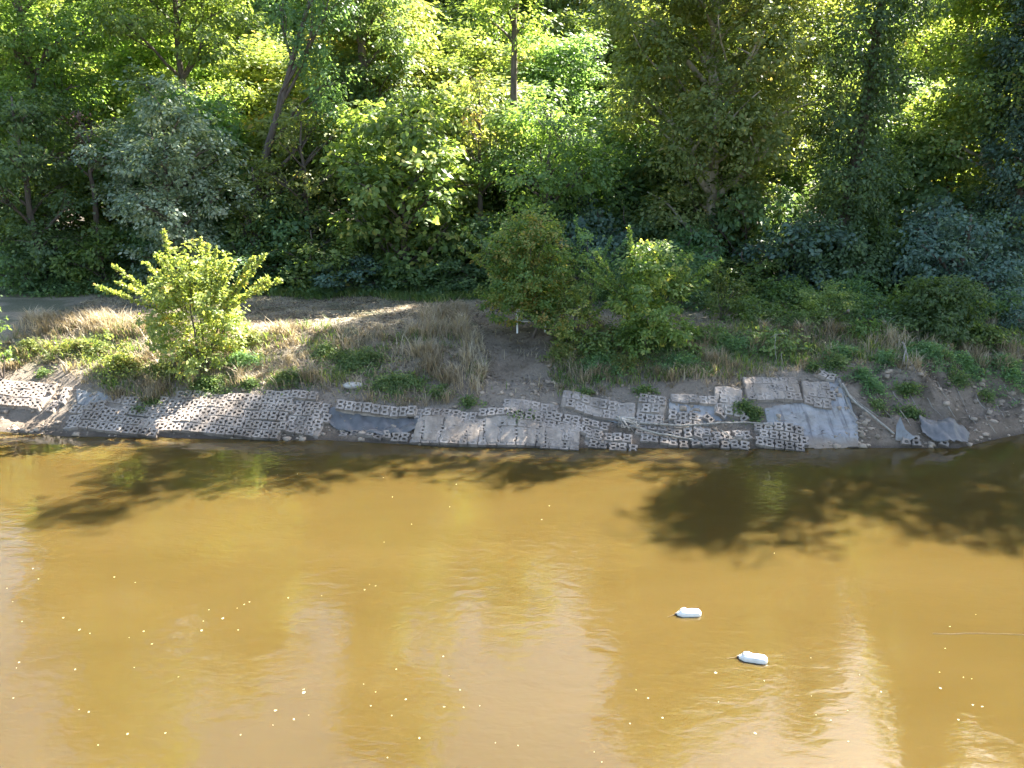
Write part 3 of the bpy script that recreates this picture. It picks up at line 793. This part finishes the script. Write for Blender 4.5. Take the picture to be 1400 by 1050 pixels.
shrub("wild_shrub", "upright shrub with two lit wands left of the shrub thicket", 985, 455, 370, 30, L_GREEN, 57, n=8, sprays=6, Y=35.5, skirt=.05)
shrub("wild_shrub", "dark left shrub of the thicket above the upper mats", 1045, 480, 415, 55, L_GREEN, 58, n=12, Y=34.5, skirt=.0, tm=.35)
shrub("wild_shrub", "feathery olive shrub in the middle of the thicket above the upper mats", 1120, 480, 388, 58, L_OLIVE, 59, n=14, Y=34.5, skirt=.0, leaf=.10, per=36)
shrub("wild_shrub", "dark right shrub of the thicket above the pale fabric", 1185, 485, 405, 45, L_DARK, 60, n=10, Y=34.6, skirt=.0)
shrub("drooping_shrub", "drooping blue-green shrub hanging over the eroded bank", 1275, 510, 378, 84, L_BRIGHT, 61, n=24, Y=33.6, skirt=-.02, leaf=.15, droop=1.0, tm=.2, per=30)
shrub("wild_shrub", "dark shrub at the right edge, right of the drooping shrub", 1385, 490, 410, 45, L_BLUE, 62, n=10, Y=34.5, skirt=.0)
shrub("wild_shrub", "yellowish bramble on the bank left of the wand-like shrub", 150, 490, 455, 42, L_YELLOW, 63, n=7, Y=30.6, skirt=.0, leaf=.11)

for k, (px, py, top, hw, mt, Y, lab) in enumerate((
        (1000, 470, 400, 50, L_OLIVE, 37.5, "olive shrub behind the two-wanded shrub, filling the terrace"), (1075, 460, 380, 55, L_GREEN, 38.0, "leafy shrub rising behind the feathery olive one"),
        (1160, 470, 375, 60, L_DARK, 37.5, "dark shrub behind the broken grey post"), (1230, 480, 395, 55, L_GREEN, 36.0, "leafy shrub joining the thicket to the drooping shrub"),
        (1350, 490, 400, 60, L_DARK, 36.0, "dark shrub behind the right end of the eroded bank"), (960, 505, 450, 45, L_GREEN, 32.5, "low green shrub beside the dry grass above the silted ledge"),
        (1180, 500, 440, 50, L_GREEN, 33.0, "low shrub trailing over the top of the pale fabric"), (1330, 510, 450, 50, L_GREEN, 33.0, "low leafy shrub under the drooping shrub's right side"),
        (930, 440, 345, 48, L_DARK, 38.5, "dark shrub behind the young green tree"), (840, 440, 350, 45, L_DARK, 38.5, "dark bushy growth between the two young trees, farther back"),
        (1045, 500, 455, 55, L_OLIVE, 32.2, "low tangled shrub around the bare white stick"), (820, 515, 455, 42, L_GREEN, 31.2, "low green shrub at the foot of the young green tree"))):
    shrub("wild_shrub", lab, px, py, top, hw, mt, 80 + k, n=11, Y=Y, skirt=-.02, tm=.4, leaf=.15, cr=.32, dens=1.8, sprays=3 if k % 3 == 0 else 0)
#MATS
BW, BL, BT = .345, .43, .11
def block_mesh(seed):
    rd = random.Random(seed)
    xs = [-.5, -.39, -.20, .20, .39, .5]; ys = [.5, .36, .15, -.13, -.34, -.5]
    ys = [.5, .35, .11, -.11, -.35, -.5]
    solid = [[1, 1, 1, 1, 1], [1, 1, 0, 1, 1], [0, 1, 1, 1, 0], [1, 1, 0, 1, 1], [1, 1, 1, 1, 1]]
    vid = {}; V = []; Fs = []
    off = {}
    def vtx(i, j, top):
        key = (i, j, top)
        if key not in vid:
            if (i, j) not in off: off[(i, j)] = (rd.uniform(-.008, .008), rd.uniform(-.008, .008), rd.uniform(-.012, .004))
            o = off[(i, j)]
            k = .97 if not top else .90
            pinch = 1 - .07 * (abs(ys[j]) < .2) * (abs(xs[i]) > .3)
            V.append((xs[i] * BW * k * pinch + o[0], ys[j] * BL * k + o[1], BT + o[2] if top else -.03)); vid[key] = len(V) - 1
        return vid[key]
    for j in range(5):
        for i in range(5):
            if not solid[j][i]: continue
            a, b_, c_, d_ = (i, j), (i + 1, j), (i + 1, j + 1), (i, j + 1)
            Fs.append((vtx(*a, 1), vtx(*d_, 1), vtx(*c_, 1), vtx(*b_, 1)))
            for (di, dj, p, q) in ((0, -1, a, b_), (1, 0, b_, c_), (0, 1, c_, d_), (-1, 0, d_, a)):
                ii, jj = i + di, j + dj
                if not (0 <= ii < 5 and 0 <= jj < 5 and solid[jj][ii]):
                    Fs.append((vtx(*p, 1), vtx(*q, 1), vtx(*q, 0), vtx(*p, 0)))
    me = bpy.data.meshes.new("block"); me.from_pydata(V, [], Fs); me.update(); me.materials.append(M_BLOCK)
    return me
BLOCKS = [block_mesh(k) for k in range(6)]

def ground_normal(X, Y, e=.25):
    zx = (float(height(X + e, Y)) - float(height(X - e, Y))) / (2 * e); zy = (float(height(X, Y + e)) - float(height(X, Y - e))) / (2 * e)
    return Vector((-zx, -zy, 1)).normalized()

def mat_(label, p0, p1, rows, lift=.03, silt=.05, var=.04, skip=(), jit=.01, cracks=0, seed=0, drop=None, stagger=True, tilt=.02):
    """p0 -> p1: pixel ends of the top edge, left to right; rows run down the slope"""
    rd = random.Random(seed)
    A = Vector(at_ground(*p0)); B = Vector(at_ground(*p1))
    u = Vector((B.x - A.x, B.y - A.y)); n = max(1, round((B - A).length / BW)); u.normalize()
    dn = Vector((u.y, -u.x))
    mid = (A + B) / 2
    slope = ground_normal(mid.x + dn.x * rows * .2, mid.y + dn.y * rows * .2)
    cs = slope.z                         # metres on plan per metre on the slope
    e = empty("block_mat", (mid.x, mid.y, float(height(mid.x, mid.y))))
    tag(e, label, "concrete mat", "concrete block mats lining the bank")
    dz = rd.uniform(0, tilt)
    def pos(a, b):
        x = A.x + u.x * a + dn.x * b * cs; y = A.y + u.y * a + dn.y * b * cs
        return x, y
    for j in range(rows):
        for i in range(n):
            if (i, j) in skip: continue
            a = (i + .5 + (.5 if (j % 2 and stagger) else 0)) * BW; bb = (j + .5) * BL
            if a > n * BW + .01: a -= n * BW - 0 if False else .5 * BW * 0; 
            if i == n - 1 and j % 2 and stagger and rd.random() < .5: continue
            x, y = pos(a + rd.uniform(-1, 1) * jit, bb + rd.uniform(-1, 1) * jit)
            z = float(height(x, y)) + lift - .03 + dz * a
            if drop: z += drop(i, j)
            if z < -.12: continue
            nr = ground_normal(x, y); nr = (nr + Vector((rd.uniform(-1, 1), rd.uniform(-1, 1), 0)) * (.03 + jit * 1.2)).normalized()
            ex = Vector((u.x, u.y, 0)); ex = (ex - nr * ex.dot(nr)).normalized(); ey = nr.cross(ex)
            M = Matrix((ex, ey, nr)).transposed()
            if jit > .03: M = M @ Matrix.Rotation(rd.uniform(-1, 1) * jit * 4, 3, 'Z')
            o = link("block", BLOCKS[rd.randrange(6)], e)
            o.matrix_world = Matrix.Translation((x, y, z)) @ M.to_4x4()
            o.matrix_parent_inverse = Matrix.Identity(4)
            o.matrix_basis = Matrix.Translation(Vector((x, y, z)) - e.location) @ M.to_4x4()
    # silt lodged in and over the blocks
    if silt is not None:
        st = .035; na = int(n * BW / st); nb = int(rows * BL / st)
        a = np.linspace(-.02, n * BW + .02, na + 1); b_ = np.linspace(.0, rows * BL - .02, nb + 1)
        AA, BB = np.meshgrid(a, b_)
        ed = .03 * (fbm(AA * 5, BB * 5, seed + 3) - .47)
        X = A.x + u.x * AA + dn.x * (BB) * cs; Y = A.y + u.y * AA + dn.y * (BB) * cs
        lev = silt + var * 2.4 * (fbm(AA * 1.6 + seed, BB * 1.9, seed + 5) - .47) + .02 * (fbm(AA * 12, BB * 12, seed + 9) - .47)
        edge = np.minimum(np.minimum(AA + .02, n * BW + .02 - AA), np.minimum(BB, rows * BL - .02 - BB)) + ed
        lev = np.where(edge < .03, np.minimum(lev, -.05 + edge * 1.0), lev)
        for q in range(cracks):
            ax = n * BW * (q + .5 + rd.uniform(-.3, .3)) / cracks; k_ = rd.uniform(-.12, .12)
            dcr = np.abs(AA - ax - k_ * BB - .09 * (vnoise(BB * 6, BB * 0 + q, seed) - .5))
            top = rd.uniform(0, .3) * rows * BL
            lev = np.where((dcr < .03) & (BB > top), lev - .15, lev)
        Z = height(X, Y) + lift - .03 + dz * AA + lev - .018
        Vv = np.stack([X - e.location.x, Y - e.location.y, Z - e.location.z], -1).reshape(-1, 3)
        ix = np.arange(Vv.shape[0]).reshape(nb + 1, na + 1)
        Qm = np.stack([ix[:-1, :-1], ix[1:, :-1], ix[1:, 1:], ix[:-1, 1:]], -1).reshape(-1, 4)
        link("silt_fill", quad_mesh("silt_fill", Vv, Qm, M_SILT, smooth=True), e)
    return e

mat_("tilted mat at the far left, above the muddy beach", (-30, 513), (84, 530), 3, lift=.10, silt=.04, var=.08, seed=1, tilt=.0)
mat_("single upright strip of blocks beside the far left mat's right end", (88, 531), (101, 533), 3, lift=.04, silt=.03, jit=.03, seed=2)
mat_("two bottom courses of crisp dark-slotted blocks at the waterline, starting right of the muddy beach", (98, 569), (222, 578), 2, lift=.05, silt=-.03, var=.02, seed=3, jit=.012)
mat_("short upper course of blocks under the blue patch of fabric at left", (104, 556), (180, 566), 1, lift=.05, silt=-.01, seed=4, jit=.035)
mat_("large clean mat of blocks below the wand-like shrub", (222, 532), (405, 546), 5, lift=.05, silt=.0, var=.06, seed=5, jit=.012, skip=((0, 0), (1, 0)))
mat_("short row of pale blocks capping the large clean mat on its right", (365, 537), (430, 541), 1, lift=.12, silt=.06, seed=6, jit=.02)
mat_("narrow mat stepping down to the water, left of the torn dark fabric", (407, 549), (456, 556), 4, lift=.05, silt=.05, var=.05, seed=7, jit=.03)
mat_("half-buried pale mat between the blue fabric and the large clean mat", (150, 541), (228, 552), 2, lift=.0, silt=.085, var=.07, seed=8, jit=.02, skip=((0, 1), (1, 1)))
mat_("single row of blocks overhanging the torn dark fabric", (462, 556), (572, 563), 1, lift=.20, silt=.05, seed=9, jit=.02)
mat_("broken blocks sinking into the water below the torn dark fabric", (468, 589), (572, 594), 1, lift=-.02, silt=.02, jit=.06, seed=10)
mat_("faint half-buried row below the green weeds, left of the path gully", (570, 560), (655, 566), 1, lift=.04, silt=.07, var=.06, seed=11, jit=.02)
mat_("cracked silt-covered slab right of the torn dark fabric", (572, 575), (656, 577), 3, lift=.04, silt=.142, var=.025, cracks=3, seed=12)
mat_("silt-covered slab at the waterline, middle of the three in line", (656, 577), (741, 580), 3, lift=.03, silt=.145, var=.025, cracks=4, seed=13)
mat_("row of sharp blocks above the middle silt-covered slab", (655, 562), (738, 570), 1, lift=.08, silt=.03, seed=14, jit=.02)
mat_("half-buried blocks at the foot of the worn path", (690, 545), (765, 556), 2, lift=-.01, silt=.095, var=.07, seed=15, jit=.02)
mat_("silt-covered slab at the waterline, right one of the three in line", (742, 580), (798, 586), 3, lift=.05, silt=.13, var=.05, cracks=3, seed=16, jit=.02)
mat_("stepping run of leaning blocks descending right towards the dead branch", (746, 561), (835, 583), 2, lift=.05, silt=-.02, jit=.035, seed=17)
mat_("low course of blocks at the waterline left of the driftwood", (800, 590), (868, 598), 2, lift=.03, silt=.02, jit=.04, seed=18)
mat_("upper ledge of silted blocks above the pale hollow", (770, 537), (873, 556), 2, lift=.055, silt=.115, var=.05, seed=19, cracks=2)
mat_("upper mat between the pale hollow and the pale fabric", (874, 541), (914, 548), 4, lift=.055, silt=.08, var=.06, seed=20, cracks=1)
mat_("silted ledge with a few slots above the first blue fabric strip", (916, 541), (974, 545), 1, lift=.055, silt=.12, var=.04, seed=21)
mat_("short stack of blocks beside the first blue fabric strip", (914, 562), (950, 568), 2, lift=.05, silt=.02, jit=.03, seed=22)
mat_("cracked silt slab left of the dry grass overhang", (976, 533), (1012, 538), 3, lift=.055, silt=.135, var=.03, seed=23, cracks=1)
mat_("wide cracked silt slab with slots along its upper edge", (1014, 520), (1092, 522), 3, lift=.055, silt=.125, var=.05, seed=24, cracks=3)
mat_("pale slab with a rounded lower edge at the top of the pale fabric", (1095, 523), (1133, 526), 3, lift=.055, silt=.125, var=.05, seed=25, cracks=1)
mat_("small stair of blocks climbing into the grass above the pale fabric", (1122, 502), (1142, 503), 2, lift=.06, silt=.02, jit=.03, seed=26)
mat_("lower right mat of sharp blocks ending at the pale fabric", (1030, 583), (1092, 586), 3, lift=.06, silt=-.02, seed=27, jit=.012)
mat_("row of tumbled blocks under the dead branch", (935, 587), (1030, 594), 2, lift=.03, silt=None, jit=.07, seed=28)
mat_("dark damp blocks behind the driftwood at the waterline", (868, 583), (936, 588), 2, lift=.0, silt=.0, jit=.04, seed=29)
mat_("sunken pair of blocks at the foot of the eroded bank", (1230, 596), (1256, 599), 1, lift=.06, silt=None, jit=.05, seed=30)

# loose blocks
rd = random.Random(5)
for i, (px, py, lab) in enumerate(((968, 576, "tilted loose block left of the weeds on the fabric"), (985, 568, "loose block leaning just above the dead branch"), (1015, 573, "loose block lying below the weeds on the fabric"),
                                   (955, 597, "loose block turned cornerwise under the dead branch"), (140, 557, "loose block rotated askew beside the blue patch of fabric"), (1290, 606, "broken block in the water at the tip of the eroded bank"))):
    x, y, z = at_ground(px, py); o = link("loose_block", BLOCKS[i])
    nr = (ground_normal(x, y) + Vector((rd.uniform(-.3, .3), rd.uniform(-.2, .1), 0))).normalized()
    q = nr.to_track_quat('Z', 'Y').to_matrix() @ Matrix.Rotation(rd.uniform(-.8, .8), 3, 'Z')
    o.matrix_world = Matrix.Translation((x, y, z + .06)) @ q.to_4x4()
    tag(o, lab, "concrete block", "loose concrete blocks")

# sheets of fabric laid on the bank
def inside(px, py, poly):
    c = np.zeros(px.shape, bool); n = len(poly); j = n - 1
    for i in range(n):
        xi, yi = poly[i]; xj, yj = poly[j]
        k = ((yi > py) != (yj > py)) & (px < (xj - xi) * (py - yi) / (yj - yi + 1e-12) + xi)
        c ^= k; j = i
    return c
def sheet(name, label, poly, mat, lift=.02, wr=.02, res=.04, fold=None):
    P = [at_ground(*p) for p in poly]
    pl = [(p[0], p[1]) for p in P]
    x0, x1 = min(p[0] for p in P), max(p[0] for p in P); y0, y1 = min(p[1] for p in P), max(p[1] for p in P)
    a = np.arange(x0, x1 + res, res); b_ = np.arange(y0, y1 + res, res)
    A_, B_ = np.meshgrid(a, b_)
    Z = height(A_, B_) + lift + wr * (fbm(A_ * 2.5, B_ * 1.2, 7) - .3)
    if fold: Z = Z + fold(A_, B_)
    V = np.stack([A_, B_, Z], -1).reshape(-1, 3); ix = np.arange(len(V)).reshape(A_.shape)
    Q = np.stack([ix[:-1, :-1], ix[:-1, 1:], ix[1:, 1:], ix[1:, :-1]], -1).reshape(-1, 4)
    cx = A_[:-1, :-1] + res / 2; cy = B_[:-1, :-1] + res / 2
    k = inside(cx, cy, pl).ravel()
    Q = Q[k]; us = np.unique(Q); rm = np.full(len(V), -1); rm[us] = np.arange(len(us)); V = V[us]; Q = rm[Q]
    c0 = V.mean(0)
    o = link(name, quad_mesh(name, V - c0, Q, mat, smooth=True)); o.location = c0
    md = o.modifiers.new("thickness", 'SOLIDIFY'); md.thickness = .012; md.offset = -1
    return tag(o, label, "fabric")
sheet("fabric_sheet", "large pale blue-grey fabric sheet with dark streaks, draped to the water", [(1125, 540), (1137, 508), (1150, 522), (1162, 545), (1172, 575), (1174, 612), (1130, 615), (1086, 612), (1084, 590), (1050, 585), (1045, 560), (1100, 552)], M_TEXTILE, wr=.06)
sheet("fabric_sheet", "blue fabric strip showing between upper mats, left of the weeds", [(914, 546), (975, 548), (1002, 562), (985, 578), (940, 585), (915, 572)], M_TEXTILE, wr=.03)
sheet("fabric_sheet", "small blue patch of fabric between the two left mats", [(104, 532), (135, 536), (172, 546), (180, 560), (140, 560), (106, 553)], M_TEXTILE, wr=.03)
sheet("fabric_sheet", "grey-brown fabric strip in the pale hollow under the upper ledge", [(795, 556), (850, 563), (905, 580), (865, 588), (830, 575), (800, 562)], M_TEXTILE, wr=.03)
sheet("torn_fabric", "torn dark fabric hanging in folds in a washed-out hollow of the mats", [(444, 562), (470, 560), (520, 568), (574, 572), (574, 590), (520, 598), (470, 592), (448, 580)], M_TORN, lift=.03, wr=.05,
      fold=lambda x, y: .09 * np.abs(np.sin(x * 4.2 + y * 3.1 + 1.5 * vnoise(x * 2, y * 2, 3))))
sheet("torn_fabric", "grey crumpled fabric over the low mound in the water at the eroded bank", [(1255, 578), (1285, 580), (1325, 600), (1322, 612), (1290, 613), (1260, 600)], M_TORN, lift=.12, wr=.3,
      fold=lambda x, y: .05 * np.abs(np.sin(x * 5 + y * 4)))

# driftwood, roots and sticks
def sticks(name, label, cat, lines, mat):
    m = MB(); o0 = None
    for (pts, r0, r1) in lines:
        P = []
        for k, (px, py, up) in enumerate(pts):
            if up == 'w': x, y = water_at(px, py); P.append(Vector((x, y, 0)))
            else:
                x, y, z = at_ground(px, py + up * 30); P.append(Vector((x, y, z + up)))
        if o0 is None: o0 = P[0].copy()
        Q = []
        for a, b_ in zip(P[:-1], P[1:]):
            for f in (0, .33, .66): Q.append(a.lerp(b_, f) + Vector((random.uniform(-1, 1), random.uniform(-1, 1), random.uniform(-1, 1))) * .02)
        Q.append(P[-1]); nq = len(Q)
        m.tube([q - o0 for q in Q], [r0 + (r1 - r0) * k / (nq - 1) for k in range(nq)], 7, jit=.2)
    o = m.build(name, mat, None, True); o.location = o0
    return tag(o, label, cat)
random.seed(3)
sticks("driftwood_branch", "long bare pale branch lying across the tumbled blocks at the waterline", "branch",
       [([(850, 575, .15), (880, 580, .22), (930, 584, .28), (985, 580, .3), (1030, 579, .3), (1058, 583, .25)], .055, .022),
        ([(862, 583, .2), (900, 594, .2), (940, 600, .12), (955, 604, .08), (961, 610, .04)], .05, .022),
        ([(985, 590, .2), (1000, 599, .2), (1014, 603, .15)], .025, .012), ([(996, 600, .15), (1002, 615, .03)], .022, .01),
        ([(918, 592, .2), (925, 606, .08)], .015, .008), ([(900, 580, .28), (945, 562, .3)], .014, .006)], DEADWOOD)
sticks("root_wad", "tangle of grey roots at the left end of the long bare branch", "driftwood",
       [([(846 + random.uniform(-4, 4), 572 + random.uniform(-3, 3), .2), (855 + random.uniform(-10, 16), 578 + random.uniform(-6, 10), .3), (862 + random.uniform(-16, 22), 584 + random.uniform(-10, 12), .15)], .03, .008) for _ in range(22)], BARK_PALE)
sticks("hanging_roots", "pale bare roots dangling from the drooping shrub", "roots",
       [([(1232, 468, .4), (1237, 480, .35), (1236, 500, .1)], .03, .015), ([(1233, 470, .45), (1239, 490, .3), (1238, 508, .05)], .025, .012), ([(1236, 480, .4), (1232, 500, .1), (1230, 510, .05)], .025, .012),
        ([(1240, 492, .3), (1252, 508, .05)], .016, .008)], DEADWOOD)
sticks("dead_shrub", "bare forked white stick standing in the dry grass above the upper mats", "stick",
       [([(1062, 500, .0), (1060, 490, .35), (1057, 475, .75), (1058, 460, .95)], .013, .009), ([(1058, 460, .95), (1070, 458, .95), (1080, 466, .8)], .009, .005), ([(1058, 460, .95), (1050, 464, .9)], .01, .006), ([(1057, 478, .8), (1048, 482, .6)], .009, .005), ([(1066, 485, .6), (1068, 500, .35)], .009, .006)], DEADWOOD)
sticks("fallen_pole", "pale poles sliding down the eroded bank beside the fabric sheet", "pole",
       [([(1150, 525, .15), (1165, 548, .15), (1195, 572, .15), (1222, 594, .1)], .05, .04), ([(1146, 520, .1), (1158, 550, .12), (1172, 580, .1)], .03, .015), ([(1160, 540, .1), (1200, 570, .1)], .025, .02)], DEADWOOD)
sticks("broken_post", "short broken grey post poking out of the shrub thicket", "post",
       [([(1157, 428, .6), (1154, 428, 1.6)], .07, .05)], DEADWOOD)
sticks("dead_twigs", "dark fallen twigs on the worn path under the orange-tinged young tree", "twigs",
       [([(700 + i * 8, 478 + (i * 13) % 17, .03), (712 + i * 8, 472 + (i * 7) % 19, .12), (722 + i * 8, 476 + (i * 11) % 17, .05)], .012, .006) for i in range(9)], TWIG)
sticks("bank_roots", "thin exposed roots and sticks strewn on the eroded bank at right", "roots",
       [([(1190 + i * 13, 520 + (i * 29) % 50, .03), (1196 + i * 13, 532 + (i * 29) % 50, .10), (1203 + i * 13 + (i * 7) % 9, 545 + (i * 29) % 50, .03)], .018, .008) for i in range(15)], DEADWOOD)
# torn point of fabric above the sunken blocks
m = MB()
pts = [(1224, 603, 0), (1224, 584, .25), (1228, 574, .5), (1236, 590, .3), (1250, 600, .15), (1240, 606, .05)]
P = [Vector(at_ground(a, b_ + c_ * 30)) + Vector((0, 0, c_ + .03)) for a, b_, c_ in pts]; o0 = P[0].copy()
m.add([p - o0 for p in P], [(0, 1, 3, 5), (1, 2, 3), (3, 4, 5)])
o = m.build("torn_fabric", M_TEXTILE); o.location = o0; o.modifiers.new("thickness", 'SOLIDIFY').thickness = .015
tag(o, "stiff upright scrap of pale fabric above the sunken pair of blocks", "fabric")

# pale stone among the weeds
x, y, z = at_ground(483, 528)
bm_v = []; m = MB()
n1_, n2_ = 12, 7
for j in range(n2_ + 1):
    th = math.pi * j / n2_
    for i in range(n1_):
        a = 2 * math.pi * i / n1_; r = 1 + .25 * (float(vnoise(math.cos(a) * 2 + 5, math.sin(a) * 2 + j, 4)) - .5)
        bm_v.append((math.sin(th) * math.cos(a) * .42 * r, math.sin(th) * math.sin(a) * .3 * r, math.cos(th) * .13 * r))
m.add(bm_v, [(j * n1_ + i, j * n1_ + (i + 1) % n1_, (j + 1) * n1_ + (i + 1) % n1_, (j + 1) * n1_ + i) for j in range(n2_) for i in range(n1_)])
o = m.build("flat_stone", M_STONE, None, True); o.location = (x, y, z + .03); tag(o, "flat whitish stone on the slope below the green weeds", "stone")

# white garden bench behind the orange-tinged tree
x, y, z = at_ground(726, 452)
e = empty("garden_bench", (x, y, z)); tag(e, "white slatted garden bench half hidden behind the orange-tinged young tree", "bench")
m = MB()
for k in range(3): m.box((0, -.18 + k * .17, .45), (1.12, .13, .03))
m.build("seat", M_PAINT, e)
m = MB()
for zz in (.62, .76, .90): m.box((0, .26, zz), (1.12, .03, .08))
for k in range(7): m.box((-.48 + k * .16, .235, .74), (.035, .02, .34))
m.build("backrest", M_PAINT, e)
for sx_ in (-1, 1):
    for yy, hh_ in ((-.24, .66), (.29, 1.0)):
        m = MB(); m.box((sx_ * .60, yy, hh_ / 2 - .03), (.075, .06, hh_ + .06)); m.build("leg", M_PAINT, e)
    m = MB(); m.box((sx_ * .60, .0, .675), (.08, .62, .03)); m.build("armrest", M_PAINT, e)

# ------------------------------------------------------------------ floating jugs, rope, leaves
def jug(label, px, py, rz, L=.55):
    x, y = water_at(px, py)
    e = empty("float_jug", (x, y, .018), rz); tag(e, label, "jug", "white jug floats on the river")
    prof = [(-.50, .03), (-.495, .035), (-.40, .07), (-.33, .10), (-.30, .112), (-.1, .115), (0, .108), (.1, .115), (.33, .112), (.40, .10), (.46, .065), (.475, .02), (.476, .0)]
    m = MB(); V = []; n = 20
    for (a, r) in prof:
        for k in range(n):
            an = 2 * math.pi * k / n; sq = 1 + .06 * abs(math.sin(2 * an))
            V.append((a * L / .98, math.cos(an) * r * sq, math.sin(an) * r * sq * .92))
    m.add(V, [(i * n + k, i * n + (k + 1) % n, (i + 1) * n + (k + 1) % n, (i + 1) * n + k) for i in range(len(prof) - 1) for k in range(n)])
    m.build("body", M_PLASTIC, e, True)
    m = MB(); m.tube([(-.57 * L, 0, 0), (-.50 * L, 0, 0)], .036, 12); m.build("cap", M_CAP, e)
    m = MB(); m.tube([(-.40 * L, 0, .075), (-.33 * L, 0, .13), (-.18 * L, 0, .145), (-.08 * L, 0, .10)], .016, 8); m.build("handle", M_PLASTIC, e, True)
    m = MB(); m.tube([(-.56 * L, 0, .0), (-.66 * L, -.03, -.005), (-.9 * L, -.08, -.02), (-1.1 * L, -.10, -.026), (-1.3 * L, -.2, -.04)], [.006, .006, .004, .003, .002], 5); m.build("line", M_ROPE, e)
    return e
jug("floating white jug, the farther and more level of the two", 942, 840, R(2), .56)
jug("floating white jug, the nearer one, turned slightly downstream", 1030, 902, R(-14), .58)
m = MB(); P = []
for (px, py) in ((1275, 866), (1300, 867), (1320, 866), (1345, 866), (1375, 867), (1400, 868), (1450, 869)):
    a, b_ = water_at(px, py); P.append(Vector((a, b_, .006)))
o0 = P[0].copy(); m.tube([p - o0 for p in P], .007, 6); o = m.build("floating_rope", M_ROPE); o.location = o0
tag(o, "thin dark rope floating towards the right edge of the water", "rope")

FL = []
def fl(ox, oy, lst):
    for q in lst: FL.append((ox + q[0] * .3357, oy + q[1] * .3357, 1.7 if len(q) > 2 else 1.0))
fl(0, 780, [(551, 50), (466, 27), (157, 35), (52, 128), (90, 209), (258, 193, 1), (324, 242, 1), (366, 257), (526, 274), (585, 248), (619, 300), (821, 245, 1), (828, 207), (907, 196, 1), (966, 154), (995, 139, 1), (1016, 129), (1174, 112), (1310, 103), (851, 161), (970, 243), (547, 396), (727, 434), (78, 375), (67, 398), (55, 520), (323, 567), (362, 577), (400, 712), (673, 663, 1), (1237, 485, 1), (1237, 498, 1), (1122, 571, 1), (1257, 590), (1197, 607), (1112, 631), (520, 667), (980, 670), (29, 73), (306, 404)])
fl(470, 780, [(105, 58), (85, 79), (130, 63), (405, 351), (214, 403, 1), (81, 464), (429, 430), (130, 496), (110, 552), (474, 487), (409, 556), (488, 559), (554, 552), (195, 592), (308, 684), (178, 763), (710, 714), (617, 703), (1191, 487), (1240, 521), (1298, 601), (1166, 624), (1020, 740), (1051, 781), (253, 526)])
fl(930, 780, [(1203, 180), (1098, 229, 1), (1079, 318), (532, 357), (144, 417, 1), (342, 450), (730, 426), (818, 495), (1060, 480, 1), (1187, 442), (1153, 436), (534, 512), (156, 536), (553, 589), (613, 611), (682, 571), (1191, 548), (1230, 555), (1133, 609), (305, 664, 1), (684, 697), (1056, 415)])
fl(460, 580, [(228, 297), (306, 408), (194, 481), (461, 337), (867, 333), (191, 218), (488, 245), (836, 389)])
fl(0, 580, [(134, 589), (1130, 207), (1211, 203)]); fl(930, 580, [(383, 526), (1358, 160)])
lm = []
for k in range(4):
    m = MB(); rd = random.Random(k); n = 9
    V = [(0, 0, .006)] + [(math.cos(2 * math.pi * i / n) * .032 * rd.uniform(.7, 1.2), math.sin(2 * math.pi * i / n) * .022 * rd.uniform(.7, 1.2), .004 + rd.uniform(0, .012)) for i in range(n)]
    V += [(v_[0], v_[1], v_[2] - .005) for v_ in V]
    Fs = [(0, i + 1, (i + 1) % n + 1) for i in range(n)] + [(n + 1, n + 2 + (i + 1) % n, n + 2 + i) for i in range(n)] + [(i + 1, n + 2 + i, n + 2 + (i + 1) % n, (i + 1) % n + 1) for i in range(n)]
    m.add(V, Fs); lm.append(m.mesh("floating_leaf", M_FLECK))
rd = random.Random(9)
for i, (px, py, s) in enumerate(FL):
    x, y = water_at(px, py); o = link("floating_leaf", lm[i % 4]); o.location = (x, y, .0); o.rotation_euler = (0, 0, rd.uniform(0, 6.28))
    s *= rd.uniform(.3, .68); o.scale = (s, s, 1)
    tag(o, "pale fallen leaf adrift on the brown water", "leaf", "pale leaves floating on the river")
